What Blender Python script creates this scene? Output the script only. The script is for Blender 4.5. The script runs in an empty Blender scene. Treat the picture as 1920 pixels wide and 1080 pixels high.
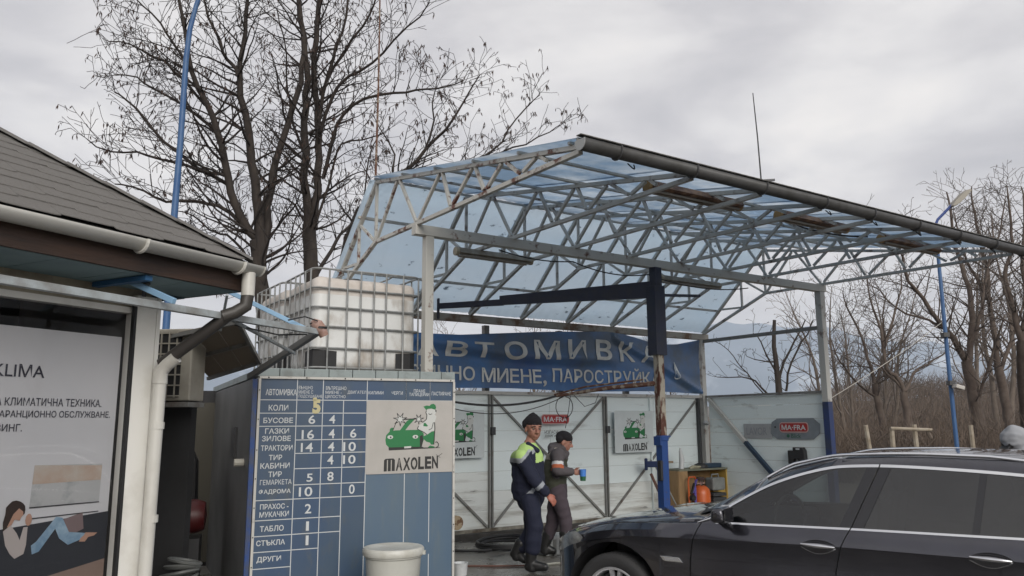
import bpy, bmesh, math, random
from mathutils import Vector, Matrix, noise
from math import sin, cos, pi, radians, sqrt, atan2, exp
SC = bpy.context.scene
COL = SC.collection
rnd = random.Random(7)

# ------------------------------------------------------------------ camera
EYE = Vector((0, 0, 1.66)); PITCH = 0.17124; ROLL = -0.00719; FPX = 1476.66
cd = bpy.data.cameras.new('camera'); cam = bpy.data.objects.new('camera', cd); COL.objects.link(cam)
_F = Vector((0, cos(PITCH), sin(PITCH))); _R0 = Vector((1, 0, 0)); _U0 = Vector((0, -sin(PITCH), cos(PITCH)))
_R = _R0*cos(ROLL) + _U0*sin(ROLL); _U = -_R0*sin(ROLL) + _U0*cos(ROLL)
cam.matrix_world = Matrix(((_R.x, _U.x, -_F.x, EYE.x), (_R.y, _U.y, -_F.y, EYE.y), (_R.z, _U.z, -_F.z, EYE.z), (0, 0, 0, 1)))
cd.sensor_width = 36; cd.lens = 36*FPX/1920; cd.clip_start = .05; cd.clip_end = 9000
SC.camera = cam

# ------------------------------------------------------------------ overcast sky and soft sun
SUN_EL, SUN_AZ = radians(26), radians(160)
W = bpy.data.worlds.new('World'); SC.world = W; W.use_nodes = True
nt = W.node_tree; nt.nodes.clear()
def N(tp, **k):
    n = nt.nodes.new(tp)
    for a, b in k.items(): setattr(n, a, b)
    return n
out = N('ShaderNodeOutputWorld'); bg = N('ShaderNodeBackground'); bg.inputs[1].default_value = .1
sky = N('ShaderNodeTexSky', sky_type='NISHITA', sun_disc=False, sun_elevation=SUN_EL, sun_rotation=SUN_AZ, altitude=300, air_density=1, dust_density=2)
tc = N('ShaderNodeTexCoord'); sep = N('ShaderNodeSeparateXYZ'); nt.links.new(tc.outputs['Generated'], sep.inputs[0])
def mth(op, a, b=None, c=None):
    n = N('ShaderNodeMath', operation=op)
    for i, v in enumerate((a, b, c)):
        if v is None: continue
        if isinstance(v, (int, float)): n.inputs[i].default_value = v
        else: nt.links.new(v, n.inputs[i])
    return n.outputs[0]
# project the view direction on a cloud layer overhead
zz = mth('ADD', mth('MAXIMUM', sep.outputs[2], 0.0), .16)
cx_ = mth('DIVIDE', sep.outputs[0], zz); cy_ = mth('DIVIDE', sep.outputs[1], zz)
comb = N('ShaderNodeCombineXYZ'); nt.links.new(cx_, comb.inputs[0]); nt.links.new(cy_, comb.inputs[1])
n1 = N('ShaderNodeTexNoise'); n1.inputs['Scale'].default_value = 1.9; n1.inputs['Detail'].default_value = 6; n1.inputs['Roughness'].default_value = .55; n1.inputs['Distortion'].default_value = .35
nt.links.new(comb.outputs[0], n1.inputs['Vector'])
n2 = N('ShaderNodeTexNoise'); n2.inputs['Scale'].default_value = .55; n2.inputs['Detail'].default_value = 3
nt.links.new(comb.outputs[0], n2.inputs['Vector'])
cr = N('ShaderNodeValToRGB'); nt.links.new(mth('ADD', mth('MULTIPLY', n1.outputs[0], .6), mth('MULTIPLY', n2.outputs[0], .4)), cr.inputs[0])
e = cr.color_ramp.elements
e[0].position = .38; e[0].color = (.45, .44, .455, 1)
e[1].position = .63; e[1].color = (.88, .84, .80, 1)
e.new(.47).color = (.58, .56, .565, 1); e.new(.55).color = (.75, .725, .71, 1)
# horizon glow: thinner and warmer cloud low down
hz = N('ShaderNodeMapRange'); hz.inputs[1].default_value = 0; hz.inputs[2].default_value = .32; hz.inputs[3].default_value = .75; hz.inputs[4].default_value = 0
nt.links.new(sep.outputs[2], hz.inputs[0])
mixh = N('ShaderNodeMix', data_type='RGBA'); nt.links.new(hz.outputs[0], mixh.inputs[0]); nt.links.new(cr.outputs[0], mixh.inputs[6]); mixh.inputs[7].default_value = (.93, .87, .82, 1)
mixs = N('ShaderNodeMix', data_type='RGBA'); mixs.inputs[0].default_value = .96
vmul = N('ShaderNodeVectorMath', operation='SCALE'); nt.links.new(mixh.outputs[2], vmul.inputs[0]); vmul.inputs[3].default_value = 5.9
nt.links.new(sky.outputs[0], mixs.inputs[6]); nt.links.new(vmul.outputs[0], mixs.inputs[7])
nt.links.new(mixs.outputs[2], bg.inputs[0]); nt.links.new(bg.outputs[0], out.inputs[0])
sl = bpy.data.lights.new('sun', 'SUN'); sl.energy = 1.5; sl.angle = radians(40); sl.color = (1, .96, .9)
so = bpy.data.objects.new('sun', sl); COL.objects.link(so)
sd = Vector((sin(SUN_AZ)*cos(SUN_EL), cos(SUN_AZ)*cos(SUN_EL), sin(SUN_EL)))
so.rotation_euler = (-sd).to_track_quat('-Z', 'Y').to_euler()
SC.view_settings.view_transform = 'Standard'; SC.view_settings.look = 'None'
SC.view_settings.exposure = 1.0; SC.view_settings.gamma = 1; SC.view_settings.use_curve_mapping = False
SC.render.engine = 'CYCLES'; SC.cycles.volume_bounces = 3; SC.cycles.max_bounces = 8; SC.cycles.transparent_max_bounces = 24
SC.cycles.caustics_reflective = False; SC.cycles.caustics_refractive = False

# ------------------------------------------------------------------ materials
def lin(c):
    return tuple(((x/255)/12.92 if x/255 <= .04045 else ((x/255+.055)/1.055)**2.4) for x in c)
MATS = {}
def mat(name, col, rough=.6, metal=0, col2=None, scale=4, thr=(.4, .65), bump=0, bscale=30, spec=.5, stretch=(1, 1, 1),
        col3=None, scale3=1.2, thr3=(.55, .7), trans=None, coat=0, alpha=None, rough2=None, detail=6):
    if name in MATS: return MATS[name]
    m = bpy.data.materials.new(name); m.use_nodes = True; t = m.node_tree; t.nodes.clear()
    o = t.nodes.new('ShaderNodeOutputMaterial'); b = t.nodes.new('ShaderNodeBsdfPrincipled')
    b.inputs['Roughness'].default_value = rough; b.inputs['Metallic'].default_value = metal
    b.inputs['Specular IOR Level'].default_value = spec; b.inputs['Coat Weight'].default_value = coat; b.inputs['Coat Roughness'].default_value = .03
    b.inputs['Base Color'].default_value = (*col, 1)
    tcn = t.nodes.new('ShaderNodeTexCoord'); mp = t.nodes.new('ShaderNodeMapping'); mp.inputs['Scale'].default_value = stretch
    t.links.new(tcn.outputs['Object'], mp.inputs[0])
    last = None
    def layer(prev, c2, sc, th, det=6):
        n = t.nodes.new('ShaderNodeTexNoise'); n.inputs['Scale'].default_value = sc; n.inputs['Detail'].default_value = det; n.inputs['Roughness'].default_value = .6
        t.links.new(mp.outputs[0], n.inputs['Vector'])
        r = t.nodes.new('ShaderNodeMapRange'); r.inputs[1].default_value = th[0]; r.inputs[2].default_value = th[1]
        t.links.new(n.outputs[0], r.inputs[0])
        mx = t.nodes.new('ShaderNodeMix'); mx.data_type = 'RGBA'; t.links.new(r.outputs[0], mx.inputs[0])
        if prev is None: mx.inputs[6].default_value = (*col, 1)
        else: t.links.new(prev, mx.inputs[6])
        mx.inputs[7].default_value = (*c2, 1)
        return mx.outputs[2], r.outputs[0]
    fac = None
    if col2 is not None: last, fac = layer(None, col2, scale, thr, detail)
    if col3 is not None: last, _ = layer(last, col3, scale3, thr3)
    if last is not None: t.links.new(last, b.inputs['Base Color'])
    if rough2 is not None and fac is not None:
        mr = t.nodes.new('ShaderNodeMapRange'); t.links.new(fac, mr.inputs[0]); mr.inputs[3].default_value = rough; mr.inputs[4].default_value = rough2
        t.links.new(mr.outputs[0], b.inputs['Roughness'])
    if bump:
        n = t.nodes.new('ShaderNodeTexNoise'); n.inputs['Scale'].default_value = bscale; n.inputs['Detail'].default_value = 5
        t.links.new(mp.outputs[0], n.inputs['Vector'])
        bp = t.nodes.new('ShaderNodeBump'); bp.inputs['Strength'].default_value = bump; bp.inputs['Distance'].default_value = .01
        t.links.new(n.outputs[0], bp.inputs['Height']); t.links.new(bp.outputs[0], b.inputs['Normal'])
    res = b.outputs[0]
    if trans is not None:           # translucent sheet: part of the light comes through
        tr = t.nodes.new('ShaderNodeBsdfTranslucent'); tr.inputs[0].default_value = (*trans[1], 1)
        if last is not None and trans[2]: 
            mu = t.nodes.new('ShaderNodeMix'); mu.data_type = 'RGBA'; mu.blend_type = 'MULTIPLY'; mu.inputs[0].default_value = 1
            t.links.new(last, mu.inputs[6]); mu.inputs[7].default_value = (*trans[1], 1); t.links.new(mu.outputs[2], tr.inputs[0])
        ms = t.nodes.new('ShaderNodeMixShader'); ms.inputs[0].default_value = trans[0]
        t.links.new(res, ms.inputs[1]); t.links.new(tr.outputs[0], ms.inputs[2]); res = ms.outputs[0]
    if alpha is not None:
        tp = t.nodes.new('ShaderNodeBsdfTransparent'); tp.inputs[0].default_value = (*alpha[1], 1)
        ms = t.nodes.new('ShaderNodeMixShader'); ms.inputs[0].default_value = alpha[0]
        t.links.new(res, ms.inputs[1]); t.links.new(tp.outputs[0], ms.inputs[2]); res = ms.outputs[0]
    t.links.new(res, o.inputs[0])
    MATS[name] = m
    return m
def glassmat(name, tint, refl_rough=.02, ior=1.5, base=None, amt=1.0):
    m = bpy.data.materials.new(name); m.use_nodes = True; t = m.node_tree; t.nodes.clear()
    o = t.nodes.new('ShaderNodeOutputMaterial'); g = t.nodes.new('ShaderNodeBsdfGlossy'); g.inputs['Roughness'].default_value = refl_rough
    tp = t.nodes.new('ShaderNodeBsdfTransparent'); tp.inputs[0].default_value = (*tint, 1)
    f = t.nodes.new('ShaderNodeFresnel'); f.inputs[0].default_value = ior
    mr = t.nodes.new('ShaderNodeMath'); mr.operation = 'MULTIPLY'; mr.inputs[1].default_value = amt; mr.use_clamp = True; t.links.new(f.outputs[0], mr.inputs[0])
    ms = t.nodes.new('ShaderNodeMixShader'); t.links.new(mr.outputs[0], ms.inputs[0]); t.links.new(tp.outputs[0], ms.inputs[1]); t.links.new(g.outputs[0], ms.inputs[2])
    t.links.new(ms.outputs[0], o.inputs[0]); MATS[name] = m
    return m

RUST = (.13, .055, .03)
m_white = mat('white_paint', (.5, .49, .45), .55, col2=RUST, scale=7, thr=(.6, .7), bump=.2)
m_steel = mat('grey_painted_steel', (.19, .19, .18), .5, col2=(.09, .06, .045), scale=6, thr=(.52, .72), bump=.2)
m_truss = mat('truss_paint', (.46, .455, .43), .55, col2=(.1, .05, .03), scale=5, thr=(.56, .72), bump=.2)
m_trussf = mat('front_truss_paint', (.5, .49, .45), .55, col2=(.13, .05, .03), scale=6, thr=(.54, .62), bump=.2)
m_gutter = mat('grey_gutter', (.055, .055, .055), .5, col2=(.035, .034, .032), scale=9)
m_navy = mat('navy_paint', (.012, .017, .04), .5, col2=(.02, .022, .035), scale=9)
m_blue = mat('blue_paint', (.012, .05, .19), .42, col2=(.09, .05, .035), scale=7, thr=(.6, .68), bump=.1)
m_postrust = mat('rusty_cream_paint', (.36, .33, .27), .7, col2=(.085, .03, .018), scale=9, thr=(.47, .54), col3=(.03, .07, .2), scale3=5, thr3=(.64, .68), bump=.5, stretch=(1, 1, .4))
m_rust = mat('rust', (.11, .05, .032), .85, col2=(.28, .24, .19), scale=12, thr=(.5, .6), bump=.5)
m_panel = mat('white_sheet_panel', (.76, .83, .83), .42, col2=(.7, .77, .77), scale=1.3, thr=(.3, .75), col3=(.2, .19, .165), scale3=2.2, thr3=(.6, .85), stretch=(.5, 1, 2.4))
m_panel_low = mat('soiled_sheet_panel', (.7, .73, .71), .5, col2=(.26, .24, .2), scale=2.6, thr=(.45, .78), col3=(.06, .055, .05), scale3=5, thr3=(.64, .72), stretch=(.35, 1, 3.2))
m_black = mat('black_rubber', (.015, .015, .016), .6)
m_dark = mat('dark_metal', (.04, .04, .042), .5)
m_letter = mat('white_lettering', (.55, .57, .58), .6)
m_letter2 = mat('banner_lettering', (.62, .62, .59), .6, col2=(.42, .42, .4), scale=3)
m_ltblack = mat('black_print', (.02, .02, .02), .6)

# ------------------------------------------------------------------ mesh helpers
class MB:
    def __init__(s): s.v = []; s.f = []; s.mi = []; s.cur = 0
    def quad(s, *p):
        i = len(s.v); s.v += [tuple(q) for q in p]; s.f.append(tuple(range(i, i+len(p)))); s.mi.append(s.cur); return s
    def add(s, vs, fs):
        i = len(s.v); s.v += [tuple(q) for q in vs]
        for f in fs: s.f.append(tuple(i+k for k in f)); s.mi.append(s.cur)
        return s
    def box(s, c, d, rot=None):
        hx, hy, hz = d[0]/2, d[1]/2, d[2]/2
        vs = [Vector((x*hx, y*hy, z*hz)) for x in(-1, 1) for y in(-1, 1) for z in(-1, 1)]
        if rot is not None: vs = [rot @ q for q in vs]
        c = Vector(c); vs = [q+c for q in vs]
        return s.add(vs, [(0, 1, 3, 2), (4, 6, 7, 5), (0, 4, 5, 1), (2, 3, 7, 6), (0, 2, 6, 4), (1, 5, 7, 3)])
    def bar(s, p, q, w, h=None, up=(0, 0, 1)):      # rectangular section between two points
        p = Vector(p); q = Vector(q); h = w if h is None else h
        d = (q-p); L = d.length
        if L < 1e-6: return s
        d /= L; up = Vector(up)
        if abs(d.dot(up)) > .98: up = Vector((0, 1, 0))
        sd = d.cross(up).normalized(); u = sd.cross(d)
        vs = []
        for e_ in(p, q):
            for a, b in((-1, -1), (1, -1), (1, 1), (-1, 1)): vs.append(e_+sd*a*w/2+u*b*h/2)
        return s.add(vs, [(3, 2, 1, 0), (4, 5, 6, 7), (0, 1, 5, 4), (1, 2, 6, 5), (2, 3, 7, 6), (3, 0, 4, 7)])
    def tube(s, pts, r, n=8, caps=True):
        pts = [Vector(p) for p in pts]
        rs = r if isinstance(r, (list, tuple)) else [r]*len(pts)
        rings = []; prev = None
        for i, p in enumerate(pts):
            a = pts[max(0, i-1)]; b = pts[min(len(pts)-1, i+1)]; d = (b-a).normalized()
            if prev is None:
                x = Vector((0, 0, 1)) if abs(d.z) < .9 else Vector((1, 0, 0)); sx = d.cross(x).normalized()
            else:
                sx = (prev-d*prev.dot(d)).normalized()
            prev = sx; sy = d.cross(sx)
            rings.append([p+(sx*cos(2*pi*k/n)+sy*sin(2*pi*k/n))*rs[i] for k in range(n)])
        vs = [q for rg in rings for q in rg]; fs = []
        for i in range(len(pts)-1):
            for k in range(n):
                k2 = (k+1) % n; fs.append((i*n+k, i*n+k2, (i+1)*n+k2, (i+1)*n+k))
        if caps: fs.append(tuple(range(n-1, -1, -1))); fs.append(tuple((len(pts)-1)*n+k for k in range(n)))
        return s.add(vs, fs)
    def lathe(s, prof, c=(0, 0, 0), n=24, axis='z', caps=True):
        c = Vector(c); vs = []; fs = []
        for r, z in prof:
            for k in range(n):
                a = 2*pi*k/n; q = (r*cos(a), r*sin(a), z)
                if axis == 'y': q = (q[0], q[2], q[1])
                if axis == 'x': q = (q[2], q[0], q[1])
                vs.append(c+Vector(q))
        for i in range(len(prof)-1):
            for k in range(n):
                k2 = (k+1) % n; fs.append((i*n+k, i*n+k2, (i+1)*n+k2, (i+1)*n+k))
        if caps and prof[0][0] > 1e-5: fs.append(tuple(range(n-1, -1, -1)))
        if caps and prof[-1][0] > 1e-5: fs.append(tuple((len(prof)-1)*n+k for k in range(n)))
        return s.add(vs, fs)
    def plate(s, pts2, y0, y1, m=None):               # polygon in x,z extruded in y
        n = len(pts2)
        vs = [(p[0], y0, p[1]) for p in pts2]+[(p[0], y1, p[1]) for p in pts2]
        fs = [tuple(range(n)), tuple(range(2*n-1, n-1, -1))]+[(i, i+n, (i+1) % n+n, (i+1) % n) for i in range(n)]
        return s.add(vs, fs)
    def build(s, name, material, parent=None, smooth=False, loc=None, kind=None, bevel=0):
        me = bpy.data.meshes.new(name); me.from_pydata([tuple(q) for q in s.v], [], s.f)
        mats = material if isinstance(material, (list, tuple)) else [material]
        for m in mats: me.materials.append(m)
        if len(mats) > 1: me.polygons.foreach_set('material_index', s.mi)
        bm = bmesh.new(); bm.from_mesh(me); bmesh.ops.recalc_face_normals(bm, faces=bm.faces)
        bm.to_mesh(me); bm.free()
        if smooth:
            me.polygons.foreach_set('use_smooth', [True]*len(me.polygons))
            me.set_sharp_from_angle(angle=radians(40))
        me.update()
        o = bpy.data.objects.new(name, me); COL.objects.link(o)
        if parent is not None: o.parent = parent
        if loc is not None: o.location = loc
        if bevel:
            bv = o.modifiers.new('bevel', 'BEVEL'); bv.width = bevel; bv.segments = 2; bv.limit_method = 'ANGLE'
        if kind: o['kind'] = kind
        return o
def thing(name, label, cat, loc=(0, 0, 0), rz=0, group=None, parent=None):
    o = bpy.data.objects.new(name, None); COL.objects.link(o); o.location = loc; o.rotation_euler = (0, 0, rz)
    o.empty_display_size = .1
    o['label'] = label; o['category'] = cat
    if group: o['group'] = group
    return o
def tag(o, label, cat, group=None):
    o['label'] = label; o['category'] = cat
    if group: o['group'] = group
    return o
def place(o, loc, rz=0): o.location = loc; o.rotation_euler = (0, 0, rz); return o
def copy_thing(root, loc=None, rz=None, label=None):
    r = root.copy(); COL.objects.link(r)
    if loc is not None: r.location = loc
    if rz is not None: r.rotation_euler = (0, 0, rz)
    if label: r['label'] = label
    for ch in list(root.children):
        c = ch.copy(); COL.objects.link(c); c.parent = r
        for g in ch.children:
            d = g.copy(); COL.objects.link(d); d.parent = c
    return r
def text_mb(mb, body, x0, x1, z0, z1, y, bold=.0, depth=.0015, shear=0, fn=None, sub=0):
    c = bpy.data.curves.new('t', 'FONT'); c.body = body; c.size = 1; c.extrude = 0; c.offset = bold; c.shear = shear; c.resolution_u = 3
    o = bpy.data.objects.new('t', c); COL.objects.link(o)
    dg = bpy.context.evaluated_depsgraph_get(); me = bpy.data.meshes.new_from_object(o.evaluated_get(dg))
    COL.objects.unlink(o); bpy.data.objects.remove(o); bpy.data.curves.remove(c)
    bm = bmesh.new(); bm.from_mesh(me)
    if sub:
        bmesh.ops.triangulate(bm, faces=bm.faces)
        for _ in range(sub): bmesh.ops.subdivide_edges(bm, edges=[e_ for e_ in bm.edges if e_.calc_length() > .09], cuts=1)
        bmesh.ops.triangulate(bm, faces=bm.faces)
    xs = [v.co.x for v in bm.verts]; ys = [v.co.y for v in bm.verts]
    if not xs: return
    ax, bx, ay, by = min(xs), max(xs), min(ys), max(ys)
    bm.verts.ensure_lookup_table()
    vs = []
    for v in bm.verts:
        X = x0+(v.co.x-ax)/(bx-ax)*(x1-x0); Z = z0+(v.co.y-ay)/(by-ay)*(z1-z0)
        vs.append((X, (fn(X, Z) if fn else 0)+y, Z))
    mb.add(vs, [tuple(v.index for v in f.verts) for f in bm.faces])
    bm.free(); bpy.data.meshes.remove(me)
def words(items, y, m, parent, bold, bold1=None, nm='lettering'):
    for t, s0, s1, z0, z1 in items:
        q = MB(); s1 = s1-.008 if t == '1' else s1; text_mb(q, t, s0, s1, z0, z1, y, bold=.003 if z1-z0 < .045 else bold1 if (bold1 is not None and len(t) < 3) else bold); q.build(nm, m, parent)
def arc_pts(x0, x1, z0, z1, r, n=6):       # rounded rectangle outline
    P = []
    for cx, cz, a0 in((x1-r, z1-r, 0), (x0+r, z1-r, 90), (x0+r, z0+r, 180), (x1-r, z0+r, 270)):
        for k in range(n+1):
            a = radians(a0+90*k/n); P.append((cx+r*cos(a), cz+r*sin(a)))
    return P
# ================================================================== GROUND
m_conc = mat('wet_concrete', (.2, .19, .175), .5, col2=(.10, .095, .085), scale=1.1, thr=(.35, .62), col3=(.035, .033, .03), scale3=3, thr3=(.58, .75), rough2=.08, bump=.15, bscale=25)
m_earth = mat('brown_earth', (.07, .05, .035), .95, col2=(.11, .085, .06), scale=.15, col3=(.05, .045, .03), scale3=.6)
g = MB(); n = 48
def ground_h(x, y):
    d = sqrt(x*x+y*y); h = -.02
    if y > 22: h += -.8*min(1, (y-22)/20)
    if y > 55 and x > -400: h += 3.0*min(1, (y-55)/60)+1.5*noise.noise(Vector((x*.02, y*.02, 0)))*min(1, (y-55)/60)
    if y > 70: h += 4*min(1, max(0, (x-.3*y)/20))*min(1, (y-70)/70)
    if d > 300: h += 6*min(1, (d-300)/900)
    return h
rings = [0, 6, 12, 18, 22, 26, 32, 40, 48, 55, 65, 80, 100, 130, 180, 260, 360, 500, 800, 1200, 2000, 3200, 4600]
vs = [(0, 0, -.02)]; fs = []
for r in rings[1:]:
    for k in range(n):
        a = 2*pi*k/n; x, y = r*sin(a), r*cos(a); vs.append((x, y, ground_h(x, y)))
for k in range(n): fs.append((0, 1+k, 1+(k+1) % n))
for i in range(len(rings)-2):
    for k in range(n):
        k2 = (k+1) % n; a = 1+i*n; b = a+n; fs.append((a+k, a+k2, b+k2, b+k))
g.add(vs, fs); g.build('ground', m_earth, kind='structure', smooth=True)
g = MB(); g.quad((-9, -14, 0), (14, -14, 0), (14, 15.4, 0), (-9, 15.4, 0)); g.build('yard', m_conc, kind='structure')
m_mirror = mat('puddle_water', (.03, .03, .028), .03, spec=.9)
# ================================================================== CANOPY
AN = .5944; A0 = Vector((-.8417, 11.9313, 0)); D_ = Vector((cos(AN), sin(AN), 0)); E_ = Vector((sin(AN), -cos(AN), 0))
def SP(t, u, h): return A0+D_*t+E_*u+Vector((0, 0, h))
canopy = thing('wash_canopy', 'open steel truss canopy with blue translucent roof sheets over the wash bay', 'canopy', A0, AN)
def P(t, u, h): return Vector((t, -u, h))
TT = [-2.036, -.732, .2255, 1.1927, 2.1213, 3.1007, 4.0419, 5.402]
UB = [1.5, 2.62, 3.42, 4.07, 4.70, 5.12]; UT = [1.5, 2.13, 3.16, 3.86, 4.39, 4.95]
HB = 3.905
def top_h(u): return 4.675-(u-1.5)*(4.675-3.905)/4.05
def out_h(u): return 3.325+u*.9
def inn_h(u): return 3.34+u*.3767
for i, t in enumerate(TT):
    m = m_trussf if i == 0 else m_truss
    b = MB()
    jit = [rnd.uniform(-.02, .02) for _ in range(12)]
    b.bar(P(t, 0, 3.34), P(t, 1.5, 4.675), .05, .04)
    b.bar(P(t, 1.5, 4.675), P(t, 5.58, 3.90), .05, .04)
    b.bar(P(t, 0.03, 3.33), P(t, 1.5, HB), .045, .04)
    b.bar(P(t, 1.5, HB), P(t, 5.54, 3.868), .045, .04)
    tr = b.build('truss', m, canopy)
    def strut(p, q, w=.032, dt=0):
        s = MB(); s.bar(p+Vector((dt, 0, 0)), q+Vector((dt, 0, 0)), w, w); s.build('strut', m, tr)
    strut(P(t, 1.5, HB+.02), P(t, 1.5, 4.65))
    strut(P(t, .97, 3.72), P(t, .97, 4.22))
    strut(P(t, .99, 4.23), P(t, 1.46, 3.93))
    strut(P(t, .97, 3.72), P(t, .45, 3.74))
    prev = None
    ut = [u+jit[k] for k, u in enumerate(UT)]; ub = [u+jit[k+6] for k, u in enumerate(UB)]; ut[0] = ub[0] = 1.5
    for k in range(len(UB)):
        if k < len(UB)-1:
            strut(P(t, ub[k]+.03, HB+.02), P(t, ut[k+1]-.03, top_h(ut[k+1])-.02))
            strut(P(t, ut[k+1]+.03, top_h(ut[k+1])-.02), P(t, ub[k+1]-.03, HB+.02))
# beams, posts
def member(name, p, q, w, h, m, bevel=.004):
    b = MB(); b.bar(p, q, w, h); return b.build(name, m, canopy, bevel=bevel)
member('front_beam', P(-2.07, 2.6, 3.825), P(5.47, 2.6, 3.825), .11, .115, m_white)
member('rear_beam', P(-2.12, 0, 3.265), P(5.5, 0, 3.265), .1, .11, mat('beam_paint_rusty', (.33, .31, .27), .6, col2=(.16, .09, .05), scale=2.5, thr=(.5, .6), bump=.2))
member('post', P(-1.885, 2.6, 0), P(-1.885, 2.6, 3.765), .1, .1, m_white)
pr = member('post', P(5.35, 2.6, 1.98), P(5.35, 2.6, 3.765), .11, .11, m_truss); 
member('post_base', P(5.35, 2.6, 0), P(5.35, 2.6, 1.978), .113, .113, mat('navy_post_paint', (.016, .035, .13), .4, col2=(.03, .04, .08), scale=6))
for t in(-2.02, -.75, .6, 2.05, 3.52): member('post', P(t, -.14, 0.0), P(t, -.14, 3.2), .09, .09, m_steel if t > 0 else m_truss)
member('post', P(5.33, 0, 0), P(5.33, 0, 3.208), .1, .1, m_truss)
member('hanging_stub', P(5.43, 2.62, 3.45), P(5.43, 2.62, 3.9), .03, .03, m_steel)
# purlins on the rear slope and top
for f in(.26, .7): member('purlin', P(-2.09, 1.5*f+.0, out_h(1.5*f)+.045), P(5.46, 1.5*f, out_h(1.5*f)+.045), .045, .035, m_truss)
for u in(1.53, 2.3, 3.1, 3.9, 4.7, 5.45): member('purlin', P(-2.09, u, top_h(u)+.035), P(5.46, u, top_h(u)+.035), .035, .028, m_truss)
# roof sheets
def sheetmat(name, base, dirt, tr, frac):
    return mat(name, base, .5, col2=dirt, scale=1.3, thr=(.42, .62), col3=tuple(x*1.25 for x in base), scale3=4, thr3=(.55, .8), trans=(frac, tr, True), stretch=(1, 1, 1), alpha=(.2, (.66, .77, .87)))
m_top = sheetmat('blue_roof_sheet', (.4, .48, .57), (.7, .73, .76), (1.0, 1.0, 1.0), .84)
m_top2 = sheetmat('blue_roof_sheet_grimy', (.35, .43, .52), (.62, .65, .68), (1.0, 1.0, 1.0), .82)
m_rear = mat('pale_blue_sheet', (.78, .88, .95), .45, col2=(.84, .9, .94), scale=1.2, thr=(.35, .7), col3=(.12, .15, .18), scale3=8, thr3=(.63, .7), trans=(.86, (1, 1, 1), True), alpha=(.3, (.78, .87, .94)), stretch=(.6, 1, 1.2))
ed = TT[:]; ed[0] -= .07; ed[-1] += .06
for i in range(7):
    a, b_ = ed[i]-.015, ed[i+1]+.015
    z = .040+.006*(i % 2)
    s = MB(); k = 10
    us = [1.50+(5.62-1.50)*j/k for j in range(k+1)]
    def dip(t, u): return .006*sin(t*2*pi/.16)+.006*sin(t*4+u*2)+.008*noise.noise(Vector((t*3, u*3, i)))
    cols = [a+(b_-a)*j/28 for j in range(29)]
    vs = [P(t, u, top_h(u)+z+.02+dip(t, u)) for u in us for t in cols]; nc = len(cols)
    fs = [(r*nc+c, r*nc+c+1, (r+1)*nc+c+1, (r+1)*nc+c) for r in range(k) for c in range(nc-1)]
    s.add(vs, fs); o = s.build('roof_sheet', m_top if i % 2 else m_top2, canopy, smooth=True)
    so_ = o.modifiers.new('solid', 'SOLIDIFY'); so_.thickness = .004
    s = MB(); us = [.0-.03+(1.47+.03)*j/6 for j in range(7)]
    vs = [P(t, u, out_h(u)+z+.02+dip(t, u)*.6) for u in us for t in cols]
    fs = [(r*nc+c, r*nc+c+1, (r+1)*nc+c+1, (r+1)*nc+c) for r in range(6) for c in range(nc-1)]
    s.add(vs, fs); o = s.build('rear_sheet', m_rear, canopy, smooth=True)
    so_ = o.modifiers.new('solid', 'SOLIDIFY'); so_.thickness = .004
# gutter along the front edge with hooks
gm = MB(); prof = []
for k in range(9):
    a = pi+pi*k/8; prof.append((.062*cos(a), .058*sin(a)))
prof = [(-.062, .03)]+prof+[(.062, .03)]
def gutter_mesh(mb, t0, t1, u, h, pr=prof, th=.004):
    n_ = len(pr)
    vs = []
    for t in(t0, t1):
        for q in pr: vs.append(P(t, u+q[0], h+q[1]))
    fs = [(i, i+1, n_+i+1, n_+i) for i in range(n_-1)]
    mb.add(vs, fs)
gutter_mesh(gm, -2.14, 6.1, 5.66, 3.885)
go = gm.build('gutter', m_gutter, canopy, smooth=True); md = go.modifiers.new('s', 'SOLIDIFY'); md.thickness = .005
cap = MB(); cap.add([P(-2.143, 5.66+q[0]*1.04, 3.885+q[1]*1.04) for q in prof], [tuple(range(len(prof)))]); cc = cap.build('gutter_end_cap', mat('grey_cap', (.3, .31, .31), .4), go); md = cc.modifiers.new('s', 'SOLIDIFY'); md.thickness = .006
ft = MB(); ft.bar(P(-2.12, 5.6, 3.93), P(6.1, 5.6, 3.93), .02, .05); ft.build('fascia_strip', mat('fascia_grey', (.2, .2, .19), .5), canopy)
et = MB(); et.bar(P(-2.12, 5.62, 3.972), P(6.1, 5.62, 3.972), .06, .008); et.build('edge_flashing', mat('weathered_flashing', (.12, .115, .105), .6, col2=(.04, .035, .03), scale=14, thr=(.45, .6)), canopy)
for t in(-1.75, -.85, .1, 1.05, 1.9, 2.8, 3.7, 4.6, 5.4):
    h = MB(); pts = [P(t, 5.66-.066, 3.95)]+[P(t, 5.66+.068*cos(pi+pi*k/8), 3.883+.066*sin(pi+pi*k/8)) for k in range(9)]+[P(t, 5.66+.068, 3.92)]
    h.tube(pts, .009, 5); h.build('gutter_hook', m_dark, go)
    if t > -2 and rnd.random() < .6:
        h = MB(); pts = [P(t+.25+.07*k/6, 5.52+.04*sin(pi*k/6), 3.87-.055*sin(pi*k/6)) for k in range(7)]
        h.tube(pts, .006, 5); h.build('cable_loop', m_black, go)
# loose bits on roof edge
for t, L in((-.1, .16), (.9, .3), (2.6, .18), (3.55, .25)):
    s = MB(); s.bar(P(t, 5.5, 3.995), P(t+L, 5.52, 4.0), .05, .014); s.build('loose_flashing', m_dark, canopy)
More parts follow.
